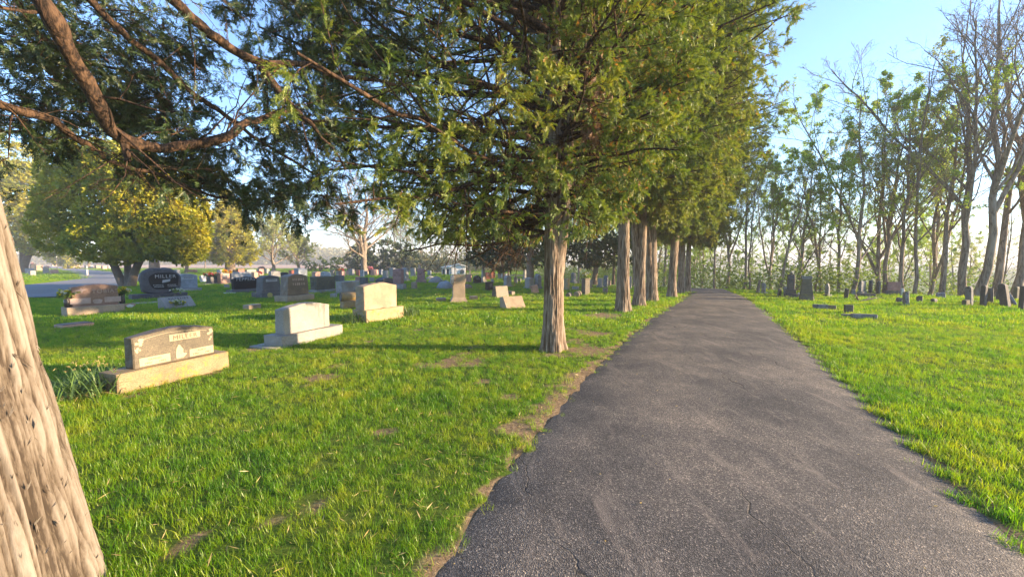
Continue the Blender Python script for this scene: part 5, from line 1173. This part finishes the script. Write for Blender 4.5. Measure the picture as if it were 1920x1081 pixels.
for i in range(5): tubes(b, np.array([[-.17+i*.085, -.012, .04], [-.13+i*.06, -.012, .13], [-.09+i*.05, -.012, .22]]), np.full(3, .008), 4)
o = b.build('carved_pattern', M['marble'], r); o.location = (0, -.22, 0)
# wreathed square pillar
r, k = special(1098, 552, 'square sunlit pillar crowned with a dark and white wreath of flowers', 60)
b = MB(); lathe(b, [(.30, 0), (.30, .05), (.25, .06)], 4, sq=True); b.build('base', M['tan'], r, smooth=False)
b = MB(); lathe(b, [(.20, .05), (.19, .72), (.22, .74), (.22, .78)], 4, sq=True); b.build('shaft', M['olive'], r, smooth=False)
p = at(1098, 552); bouquet((p.x, p.y, .88), (.19, .19, .16), ['whitef', 'whitef', 'yellowf'], 'dome of white and yellow flowers with dark leaves on top of the square pillar', n=22, sz=.07)
b = MB(); lathe(b, [(.02, 0), (.09, .04), (.10, .1), (.06, .17), (.01, .2)], 12); o = b.build('white_stone_ball', M['white']); o.location = at(1097, 550) + Vector((0, -.25, 0)); tag(o, 'little white ball ornament at the foot of the wreathed pillar', 'ornament')
for xa, ya, xb, yb, rr_, m_, lb in ((1059, 556, 1075, 555, .10, 'darkgrey', 'dark grey end of a fallen log shaped stone nearest the cedar trunk'), (1076, 555, 1090, 552, .13, 'tan', 'round sunlit end of a fallen log shaped stone beside the wreathed pillar')):
    r, k = special((xa+xb)/2, ya, lb, 20); b = MB(); Q = np.array([[x, 0, 0] for x in np.linspace(-.3, .3, 6)]); tubes(b, Q, np.full(6, rr_), 16); 
    for s in (-.3, .3): b.add(np.array([[s, rr_*math.cos(q), rr_*math.sin(q)] for q in np.linspace(0, 6.283, 16, endpoint=False)]), np.arange(16)[None][:, ::(1 if s > 0 else -1)])
    o = b.build('log', M[m_], r, smooth=False); o.location.z = rr_*.8
# boulders by the tall monument
for px, py, sz, m_, lb in ((834, 540, .38, 'bluegrey', 'grey triangular boulder leaning by the tall tan monument'), (818, 530, .42, 'lightgrey', 'heap of pale field rock left of the green bush'), (807, 524, .30, 'grey', 'smaller pale rock at the left of the rock heap'), (876, 541, .24, 'brown', 'brownish rock showing right of the tall tan monument')):
    p = at(px, py); b = MB(); g = np.random.default_rng(px); u_, v_ = np.meshgrid(np.linspace(0, 6.283, 18, endpoint=False), np.linspace(.02, 1.6, 8)); rr = sz*(.75+.5*fbm(np.cos(u_)*1.5, np.sin(u_)*1.5, v_*1.5, seed=px))
    V = np.stack([rr*np.cos(u_)*np.sin(v_)*1.3, rr*np.sin(u_)*np.sin(v_), rr*np.cos(v_)*1.1], 2).reshape(-1, 3); ix = np.arange(8*18).reshape(8, 18); n_ = np.roll(ix, -1, 1)
    b.add(V, np.stack([ix[:-1], n_[:-1], n_[1:], ix[1:]], 2).reshape(-1, 4)[:, ::-1]); b.add(V[ix[0]], np.arange(18)[None]); o = b.build('boulder', M[m_], smooth=False); o.location = p; tag(o, lb, 'rock', 'rocks near the tall monument')
arbor(833, 531, [(832, 523, 5, 6, 0)], [([(833, 531, 0), (833, 525, 0)], .5, .4)], 'small green bush among the rocks left of the tall monument', 71, .2, 160, 'under', 'leafy_bush')
arbor(659, 525, [(660, 522, 7, 2.5, 0)], [([(660, 525, 0), (660, 522, 0)], .5, .4)], 'low dark plant in front of the white blue headstones', 72, .2, 120, 'cedar', 'leafy_bush')
# mausoleum
r, k = special(851, 515, 'small white gabled mausoleum with dark openings at the edge of the far wood', 82, 'mausoleum', 'mausoleum', None); Wm, Hm = 46*k, 17*k
Fw = lambda *a: box(b, *a)
b = MB(); slab(b, [(-Wm*.10, 0), (Wm*.48, 0), (Wm*.48, Hm*.85), (Wm*.19, Hm*1.12), (-Wm*.10, Hm*.85)], 3.2, (0, 1.8, 0), .02); box(b, (-Wm*.30, 1.9, 0), (Wm*.38, 2.6, Hm*.80)); b.build('wall', M['whitepaint'], r, smooth=False)
b = MB(); slab(b, [(-Wm*.16, Hm*.86), (Wm*.19, Hm*1.17), (Wm*.55, Hm*.86), (Wm*.55, Hm*.94), (Wm*.19, Hm*1.27), (-Wm*.16, Hm*.94)], 3.6, (0, 1.8, 0), .02); slab(b, [(-Wm*.54, Hm*.80), (-Wm*.1, Hm*.80), (-Wm*.1, Hm*1.06), (-Wm*.5, Hm*.90)], 3.2, (0, 1.8, 0), .02); b.build('roof', M['whitepaint'], r, smooth=False)
b = MB(); slab(b, profile('arch', Wm*.17, Hm*.48), .1, (Wm*.33, .17, Hm*.12), .01); b.build('window', M['glassdark'], r, smooth=False)
for x_ in (-.42, -.25): b = MB(); box(b, (Wm*x_, .57, Hm*.02), (Wm*.09, .1, Hm*.62)); b.build('door', M['glassdark'], r, smooth=False)
for x_ in (-.33, -.16): b = MB(); lathe(b, [(.12, 0), (.10, .1), (.10, Hm*.75), (.13, Hm*.78)], 10, c=(Wm*x_, .40, 0)); b.build('column', M['whitepaint'], r)

# white slanted stone with flowers, its neighbour bouquet
r, k = special(334, 577, 'low pale slant marker with dark lettering and yellow flowers on it', 22); W = .85
b = MB(); V = np.array([[x*W/2, y, z] for x in (-1, 1) for y, z in ((-.2, 0), (.25, 0), (.25, .37), (.12, .39), (-.2, .06))]); b.add(V, [[0, 5, 9, 4], [4, 9, 8, 3], [3, 8, 7, 2], [2, 7, 6, 1]]); b.add(V, [[0, 4, 3, 2, 1], [5, 6, 7, 8, 9]]); sl_ = b.build('wedge', M['lightgrey'], r, smooth=False)
o = lines((.1, -.02, .33), .6, .13, 1, M['darkgrey'], sl_, 5); o.rotation_euler = (R_(-45), 0, 0); o.location = (.05, .08, .36)
p = r.location; bouquet((p.x+.12, p.y-.16, .19), (.26, .12, .09), ['yellowf', 'whitef'], 'yellow and white flowers lying on the low pale slant marker', n=18, sz=.055)
p = at(334, 558); bouquet((p.x, p.y, .30), (.26, .16, .10), ['whitef'], 'white flowers with green leaves at the right end of the black boulder base', n=12, sz=.06)
# flat bronze marker at the left
a, b2 = at(112, 614), at(172, 608); r, k = special(140, 612, 'flat bronze grave marker on a low granite block in the left grass', 22); Lm = (b2-a).length*1.0
b = MB(); box(b, (0, 0, -.05), (Lm, .42, .13), rough=.01); b.build('block', M['salmon'], r, smooth=False)
b = MB(); box(b, (0, 0, .082), (Lm*.93, .36, .014)); box(b, (0, 0, .094), (Lm*.97, .40, .006)) if False else None; b.build('bronze_plate', M['bronze'], r, smooth=False)
# ledger pad and small things
for (xl, xr, y, lb, m_) in ((238, 300, 569, 'pale stone ledger strip in front of the black boulder stone', 'concrete'), (421, 440, 549.5, 'thin white slab flush with the grass left of the PEPPERS base', 'white')):
    c = at((xl+xr)/2, y); Lq = (at(xr, y)-at(xl, y)).length*.9; b = MB(); box(b, (0, 0, -.05), (Lq, .3, .09)); o = b.build('ground_slab', M[m_], smooth=False); o.location = c; o.rotation_euler.z = ry(40); tag(o, lb, 'slab')
p = at(244, 579); b = MB(); slab(b, [(-.02, 0), (.02, 0), (.14, .10), (.13, .15), (0, .17), (-.13, .15), (-.14, .10)], .03, (0, 0, 0), .004); o = b.build('grave_medallion', M['salmon'], smooth=False); o.location = p+Vector((0, 0, .02)); o.rotation_euler.z = ry(40); tag(o, 'small white rimmed shield plaque right of the TOBIAS stone', 'plaque')
b = MB(); slab(b, [(-.05, .04), (.05, .04), (.1, .1), (0, .14), (-.1, .1)], .01, (0, -.02, 0), .001); q_ = b.build('rim', M['whitepaint'], o, smooth=False)
p = at(506.5, 560); r_ = empty('grave_medallion', p, ry(40), 'round yellow brass flag medallion on a stake before the dark tapered stone', 'medallion')
b = MB(); tubes(b, np.array([[0, 0, -.05], [0, 0, .1]]), np.array([.012, .012]), 6); b.build('stake', M['bronze'], r_)
b = MB(); th_ = np.linspace(0, 6.283, 20, endpoint=False); slab(b, [(.10*math.cos(t), .16+.10*math.sin(t)) for t in th_], .015, bev=.003); b.build('disc', M['brass'], r_, smooth=False)
# dark planter with red flowers
r, k = special(402, 532, 'dark grey planter tomb heaped with red and pink flowers', 22, 'planter', 'planter', None); b = MB(); box(b, (0, 0, 0), (.75, .5, .52)); b.build('box', M['darkgrey'], r, smooth=False); b = MB(); box(b, (-.1, 0, -.05), (1.5, .8, .12)); b.build('base', M['lightgrey'], r, smooth=False)
p = r.location; bouquet((p.x-.15, p.y, .62), (.62, .3, .2), ['redf', 'pinkf', 'redf', 'whitef'], 'long heap of red and pink flowers on the dark planter', n=46, sz=.09)
A_(378, 397, 516, 529, 'flat', 'white', 'small white sloping stone between blue grey headstone and red flowers', T=.3, fwd=-18)
for px, y, rad, ms, lb in ((429, 510, (.30, .25, .2), ['orangef', 'yellowf'], 'orange and yellow flowers above the pinkish square headstone'), (88, 502, (.5, .4, .35), ['pinkf', 'whitef'], 'pink flowers heaped on the far left grey headstone'), (853, 0, 0, 0, 0),
                           (62, 494, (.4, .3, .3), ['redf', 'whitef'], 'small red flowers on top of the black far monument'), (641, 506, (.3, .2, .15), ['redf', 'orangef'], 'red orange flowers above the pinkish grey slab'), (315, 507, (.4, .3, .2), ['whitef', 'redf'], 'white and dark flowers beyond the black boulder stone'),
                           (488, 513, (.25, .2, .25), ['redf'], 'dark red wreath between the salmon headstones')):
    if not rad: continue
    b0 = at(px, {429: 531, 88: 513, 62: 504, 641: 518, 315: 509, 488: 519}[px]); bouquet((b0.x, b0.y-.15, max(.1, H_CAM-(y-Y_HOR)*b0.y/F_PX)), rad, ms, lb, n=20, sz=.12, lv=False)
p = at(695.5, 515.5); r_ = empty('flower_vase', p, 0, 'tall black vase holding pink flowers before the dark evergreens', 'vase'); k = p.y/F_PX
b = MB(); lathe(b, [(.16, 0), (.2, .05), (.26, 8*k), (.34, 9*k)], 12); b.build('vessel', M['vase'], r_); b = MB(); g = np.random.default_rng(2); place(b, FANS[0], g.normal(0, .14, (60, 3))+np.array([0, 0, 11*k]), g.normal(0, 1, (60, 3)), .22, g); b.build('blossom', M['pinkf'], r_, smooth=False)
# pole at the far drive
p = at(107.5, 506); r_ = empty('thin_pole', p, 0, 'thin dark pole with a little white top beside the far drive', 'pole'); k = p.y/F_PX
b = MB(); tubes(b, np.array([[0, 0, 0], [0, 0, 24*k]]), np.array([.06, .05]), 8); b.build('shaft', M['pole'], r_); b = MB(); lathe(b, [(.05, 24*k), (.12, 24.5*k), (.02, 25.5*k)], 8); b.build('finial', M['whitepaint'], r_)
# dark stump and fallen branches on the right lawn
p = at(1420, 549); b = MB(); tubes(b, np.array([[0, 0, -.1], [.06, 0, .3], [.10, 0, .66]]), np.array([.09, .07, .05]), 8); o = b.build('dead_stump', M['barkgrey']); o.location = p; tag(o, 'dark broken snag left of the small rimmed headstone', 'stump')
for px, py, l_, a_, lb in ((1628, 565, .55, -.35, 'dead forked branch lying on the sunny right lawn'), (1606, 564, .38, 1.9, 'short dead stick standing bent in the right lawn')):
    p = at(px, py); b = MB(); Q = np.array([[[-l_*.6*math.cos(a_), 0, .02+abs(math.sin(a_))*.0], [0, 0, .05+.1*abs(math.sin(a_))], [l_*.6*math.cos(a_), 0, .02+l_*.7*abs(math.sin(a_))]]]); tubes(b, Q, np.array([[.025, .035, .02]]), 6)
    P2, R2 = grow(Q, np.array([[.03, .03, .02]]), 5, .2, .9, 55, 0, 4, .2, .2, .5, .008, len_abs=.22, seed=px); tubes(b, P2, R2, 4); o = b.build('fallen_branch', M['barkgrey']); o.location = p; tag(o, lb, 'branch')

# clumps of strap leaves beside stones
def clump(px, py, n, ln, label, seed, dry=0, spread=.16):
    p = at(px, py); g = np.random.default_rng(seed); root = empty('daffodil_clump', p, 0, label, 'plant', 'leafy clumps beside the gravestones')
    for part, m_, cnt, lf in (('leaf_tuft', 'strap', n, 1.0), ('dry_leaf_tuft', 'drystrap', dry, .8)):
        if not cnt: continue
        b = MB(); az = g.random(cnt)*6.28; out = g.uniform(.15, 1.0, cnt)**.8; L_ = ln*lf*g.uniform(.6, 1.1, cnt); K = 6; V = []
        for k in range(cnt):
            d = np.array([math.cos(az[k]), math.sin(az[k])]); s = np.array([-d[1], d[0]]); o_ = g.normal(0, spread*.45, 2); pts = []
            for q in range(K):
                t = q/(K-1); rr = out[k]*L_[k]*t**1.5*.95; z = L_[k]*(t - .62*out[k]*t*t) if part == 'leaf_tuft' else .03+.1*L_[k]*math.sin(t*3.1)
                c = o_+d*rr; w2 = .0075*(1-t**2.5)+.0008; pts.append([c[0]+s[0]*w2, c[1]+s[1]*w2, z]); pts.append([c[0]-s[0]*w2, c[1]-s[1]*w2, z])
            V.append(pts)
        V = np.array(V).reshape(-1, 3); f = []
        for k in range(cnt):
            for q in range(K-1): a = k*K*2+q*2; f.append([a, a+1, a+3, a+2])
        b.add(V, f, 0, np.repeat(g.random(cnt), K*2)); b.build(part, M[m_], root, smooth=False)
clump(165, 741, 240, .42, 'daffodil leaf clump with withered blooms left of the nearest gravestone', 1, 90, .30)
clump(664, 604, 200, .36, 'dark leafy clump at the left end of the smooth tan gravestone', 2, 0, .30)
clump(764, 592, 150, .42, 'leafy clump behind the right end of the smooth tan gravestone', 3, 0, .35)
p = at(165, 741); g = np.random.default_rng(8); b = MB(); n = 26; az = g.random(n)*6.28; tip = np.stack([np.cos(az)*.16, np.sin(az)*.16, g.uniform(.30, .40, n)], 1); place(b, FINE[0], tip+g.normal(0, .04, (n, 3)), g.normal(0, 1, (n, 3))+np.array([0, 0, -1]), .03, g)
o = b.build('withered_bloom', M['drystrap'], bpy.data.objects['daffodil_clump'], smooth=False)

# ------------------------------------------------------------------ grass
def grass_mat():
    def fn(N, L):
        oi = N('ObjectInfo'); p1 = wpos(N, L)
        n1 = noise(N, L, p1, 0.55, 5, 0.65); n2 = noise(N, L, p1, 3.0, 3)
        a = N('Attribute', attribute_name='var')
        s = math_(N, L, 'ADD', math_(N, L, 'MULTIPLY', n1, 1.1), math_(N, L, 'MULTIPLY', math_(N, L, 'SUBTRACT', n2, .5), 1.1))
        s = math_(N, L, 'ADD', s, math_(N, L, 'MULTIPLY', math_(N, L, 'SUBTRACT', a.outputs['Fac'], .5), .30))
        col = ramp(N, L, s, [(0.22, (0.050, 0.155, 0.008)), (0.43, (0.115, 0.25, 0.008)), (0.62, (0.205, 0.31, 0.010)), (0.85, (0.32, 0.34, 0.02))])
        dry = N('Attribute', attribute_name='dry')
        col = mixc(N, L, dry.outputs['Fac'], col, (0.42, 0.33, 0.14))
        d = N('BsdfDiffuse'); L(col, d.inputs['Color']); tr = N('BsdfTranslucent'); L(mixc(N, L, 1.0, col, (1.5, 1.55, .7), 'MULTIPLY'), tr.inputs['Color'])
        m1 = N('MixShader'); m1.inputs[0].default_value = .45; L(d.outputs[0], m1.inputs[1]); L(tr.outputs[0], m1.inputs[2])
        gl = N('BsdfGlossy'); gl.inputs['Roughness'].default_value = .4; m2 = N('MixShader'); m2.inputs[0].default_value = .03; L(m1.outputs[0], m2.inputs[1]); L(gl.outputs[0], m2.inputs[2])
        return m2.outputs[0]
    return mat('grass_blades', fn)
M['grass'] = grass_mat()
tcol = bpy.data.collections.new('grass_tufts')
def tuft(i, n, h, wd, R0, lean, dryf=.04):
    g = np.random.default_rng(300+i); b = MB(); V = []; var = []; dry = []; K = 4
    for k in range(n):
        az = g.random()*6.28; d = np.array([math.cos(az), math.sin(az)]); s = np.array([-d[1], d[0]]); o_ = g.normal(0, R0*.5, 2); L_ = h*g.uniform(.45, 1.15); ben = lean*g.uniform(.2, 1.3); w_ = wd*g.uniform(.7, 1.3)
        dr = g.random() < dryf
        if dr: ben *= 1.8; L_ *= .8
        for q in range(K):
            t = q/(K-1); c = o_+d*L_*ben*t**1.7; z = L_*t*(1-.35*ben*t); w2 = w_*(1-t)**.6/2 if q < K-1 else .0002
            V += [[c[0]+s[0]*w2, c[1]+s[1]*w2, z], [c[0]-s[0]*w2, c[1]-s[1]*w2, z]]
        var += [g.random()]*(2*K); dry += [1.0 if dr else 0.0]*(2*K)
    f = [[k*2*K+2*q, k*2*K+2*q+1, k*2*K+2*q+3, k*2*K+2*q+2] for k in range(n) for q in range(K-1)]
    b.add(V, f, 0, np.array(var)); o = b.build('grass_tuft_source_%d' % i, M['grass'], None, False, link=False)
    at_ = o.data.attributes.new('dry', 'FLOAT', 'POINT'); at_.data.foreach_set('value', np.array(dry, np.float32)); tcol.objects.link(o)
for i, a in enumerate([(13, .085, .0042, .05, .55), (14, .105, .0045, .05, .6), (12, .07, .004, .055, .7), (12, .105, .0045, .05, .55), (12, .075, .0042, .05, .6, .5),
                       (14, .095, .012, .14, .6), (14, .08, .012, .14, .6), (14, .11, .013, .13, .6)]): tuft(i, *a)
pts_, rot, scl, idn = [], [], [], []
def scatter(d0, d1, dens, kinds, smul, seed, hi=75):
    g = np.random.default_rng(seed); A2 = (math.tan(R_(hi)) if hi < 60 else 1.42)
    n = int(dens*(d1*d1-d0*d0)*1.42*1.0); y = np.sqrt(g.uniform(d0*d0, d1*d1, n)); x = g.uniform(-1.42, 1.42, n)*y
    k = fbm(x*.8, y*.8, seed=51, oct=3)
    sd, side = road_sd(x, y); s = soil_amt(x, y)
    keep = (sd > .0) & (g.random(n) > s*1.12-.18) & (y > .8)
    if d1 > 20: keep &= ~near_poly(x, y, drive_a, 2.6) & ~near_poly(x, y, drive_b, 2.3) & (terrain(x, y) > -1.5) & ~((y+.15*x > 92) & (x < 18))
    for (sx, sy, a_, L_, T_) in STONE_SPOTS:
        dx, dy = x-sx, y-sy; u_ = dx*math.cos(a_)+dy*math.sin(a_); v_ = -dx*math.sin(a_)+dy*math.cos(a_); keep &= ~((abs(u_) < L_/2) & (abs(v_) < T_/2*.95))
    keep &= np.hypot(x+2.26, y-1.5) > .40
    x, y, k, sd, side = x[keep], y[keep], k[keep], sd[keep], side[keep]; n = len(x)
    edge = (side > 0)*np.clip(1-sd/.45, 0, 1)
    pts_.append(np.c_[x, y, terrain(x, y)-.004]); ti = g.uniform(-.22, .22, (n, 2)); 
    rot.append(np.c_[ti, g.random(n)*6.28]); scl.append(smul*(.55+.95*k)*g.uniform(.75, 1.25, n)*(1+.15*edge)); 
    kk = g.choice(kinds, n); kk = np.where((soil_amt(x, y) > .3) & (kk < 5) & (g.random(n) < .3), 4, kk); idn.append(kk)
scatter(.8, 4.5, 640, [0, 1, 2, 3, 0, 1, 2], .72, 1); scatter(4.5, 9, 360, [0, 1, 2, 3], .76, 2); scatter(9, 16, 95, [5, 6, 7], .8, 3); scatter(16, 32, 34, [5, 6, 7], .9, 4); scatter(32, 95, 3.6, [5, 6], 1.9, 5)
Pg = np.concatenate(pts_); me = bpy.data.meshes.new('grass'); me.vertices.add(len(Pg)); me.vertices.foreach_set('co', Pg.astype(np.float32).ravel())
for nm, ty, arr in (('rot', 'FLOAT_VECTOR', np.concatenate(rot)), ('scl', 'FLOAT', np.concatenate(scl)), ('pick', 'INT', np.concatenate(idn))):
    a = me.attributes.new(nm, ty, 'POINT'); a.data.foreach_set('vector' if ty == 'FLOAT_VECTOR' else 'value', arr.astype(np.int32 if ty == 'INT' else np.float32).ravel())
print('grass tufts', len(Pg))
go = bpy.data.objects.new('grass', me); C.objects.link(go); tag(go, 'lush uneven green lawn grass', 'grass', kind='stuff'); me.materials.append(M['grass'])
ng = bpy.data.node_groups.new('grass_scatter', 'GeometryNodeTree'); ng.interface.new_socket('Geometry', in_out='INPUT', socket_type='NodeSocketGeometry'); ng.interface.new_socket('Geometry', in_out='OUTPUT', socket_type='NodeSocketGeometry')
gi, gout = ng.nodes.new('NodeGroupInput'), ng.nodes.new('NodeGroupOutput'); iop = ng.nodes.new('GeometryNodeInstanceOnPoints'); ci = ng.nodes.new('GeometryNodeCollectionInfo')
ci.inputs['Collection'].default_value = tcol; ci.inputs['Separate Children'].default_value = True; ci.inputs['Reset Children'].default_value = True
def named(nm, ty):
    n = ng.nodes.new('GeometryNodeInputNamedAttribute'); n.data_type = ty; n.inputs['Name'].default_value = nm; return n.outputs['Attribute']
er = ng.nodes.new('FunctionNodeEulerToRotation'); ng.links.new(named('rot', 'FLOAT_VECTOR'), er.inputs[0])
ng.links.new(gi.outputs[0], iop.inputs['Points']); ng.links.new(ci.outputs[0], iop.inputs['Instance']); iop.inputs['Pick Instance'].default_value = True
ng.links.new(named('pick', 'INT'), iop.inputs['Instance Index']); ng.links.new(er.outputs[0], iop.inputs['Rotation']); ng.links.new(named('scl', 'FLOAT'), iop.inputs['Scale'])
ng.links.new(iop.outputs[0], gout.inputs[0]); md = go.modifiers.new('scatter', 'NODES'); md.node_group = ng

# haze volume, added to veil and brighten the wood like lens glare
hm = bpy.data.materials.new('glare_haze'); hm.use_nodes = True; hm.node_tree.nodes.clear()
ho = hm.node_tree.nodes.new('ShaderNodeOutputMaterial'); hv = hm.node_tree.nodes.new('ShaderNodeVolumePrincipled')
hv.inputs['Density'].default_value = 0.0015; hv.inputs['Color'].default_value = (0.92, 0.93, 0.97, 1); hv.inputs['Anisotropy'].default_value = 0.0
hm.node_tree.links.new(hv.outputs[0], ho.inputs['Volume'])
zb = MB(); zb.add(np.array([[x, y, z] for x in (-1000, 1000) for y in (-120, 1300) for z in (-7, 32)]), [[0, 1, 3, 2], [4, 6, 7, 5], [0, 4, 5, 1], [2, 3, 7, 6], [0, 2, 6, 4], [1, 5, 7, 3]])
tag(zb.build('haze', hm, smooth=False), kind='stuff')

# leaf bits and pebbles on the road
g = np.random.default_rng(91); b = MB(); n = 420; i = g.integers(60, NL-40, n); t = np.clip(g.beta(.8, 1.1, n), .02, .98); p = Ls[i]*(1-t)[:, None]+Rs[i]*t[:, None]
keep = p[:, 1] > 1.2; p, t, i = p[keep], t[keep], i[keep]; pos0 = None; pos = np.c_[p+g.normal(0, .03, p.shape), .030+.03*(1-(2*t-1)**2)]
q = g.normal(0, 1, (len(pos), 3)); q[:, 2] *= .1; place(b, (np.array(diamond((0, 0, 0), (1, 0, 0), 1, .5)), np.arange(4)[None]), pos, q, g.uniform(.008, .03, len(pos)), g, 0, None, .15)
i = g.integers(60, NL-60, 2600); o_ = g.exponential(.28, 2600); p = Ls[i]-dirn[i]*o_[:, None]; pos = np.c_[p, terrain(p[:, 0], p[:, 1])+.008]
q = g.normal(0, 1, (len(pos), 3)); q[:, 2] *= .15; place(b, (np.array(diamond((0, 0, 0), (1, 0, 0), 1, .12)), np.arange(4)[None]), pos, q, g.uniform(.02, .07, len(pos)), g, 0, None, .2)
q2 = g.uniform(0, 1, (3200, 2)); yy = .9+9*q2[:, 0]**.7; xx = (q2[:, 1]*2.1-1.35)*yy; sdl, _s = road_sd(xx, yy); kp = (sdl > .02) & (fbm(xx*1.3, yy*1.3, seed=77) > .5); pos = np.c_[xx[kp], yy[kp], terrain(xx[kp], yy[kp])+g.uniform(.02, .055, kp.sum())]
q = g.normal(0, 1, (len(pos), 3)); q[:, 2] *= .3; place(b, (np.array(diamond((0, 0, 0), (1, 0, 0), 1, .09)), np.arange(4)[None]), pos, q, g.uniform(.03, .09, len(pos)), g, 0, None, .4)
tag(b.build('leaf_litter', M['drystrap'], smooth=False), kind='stuff')
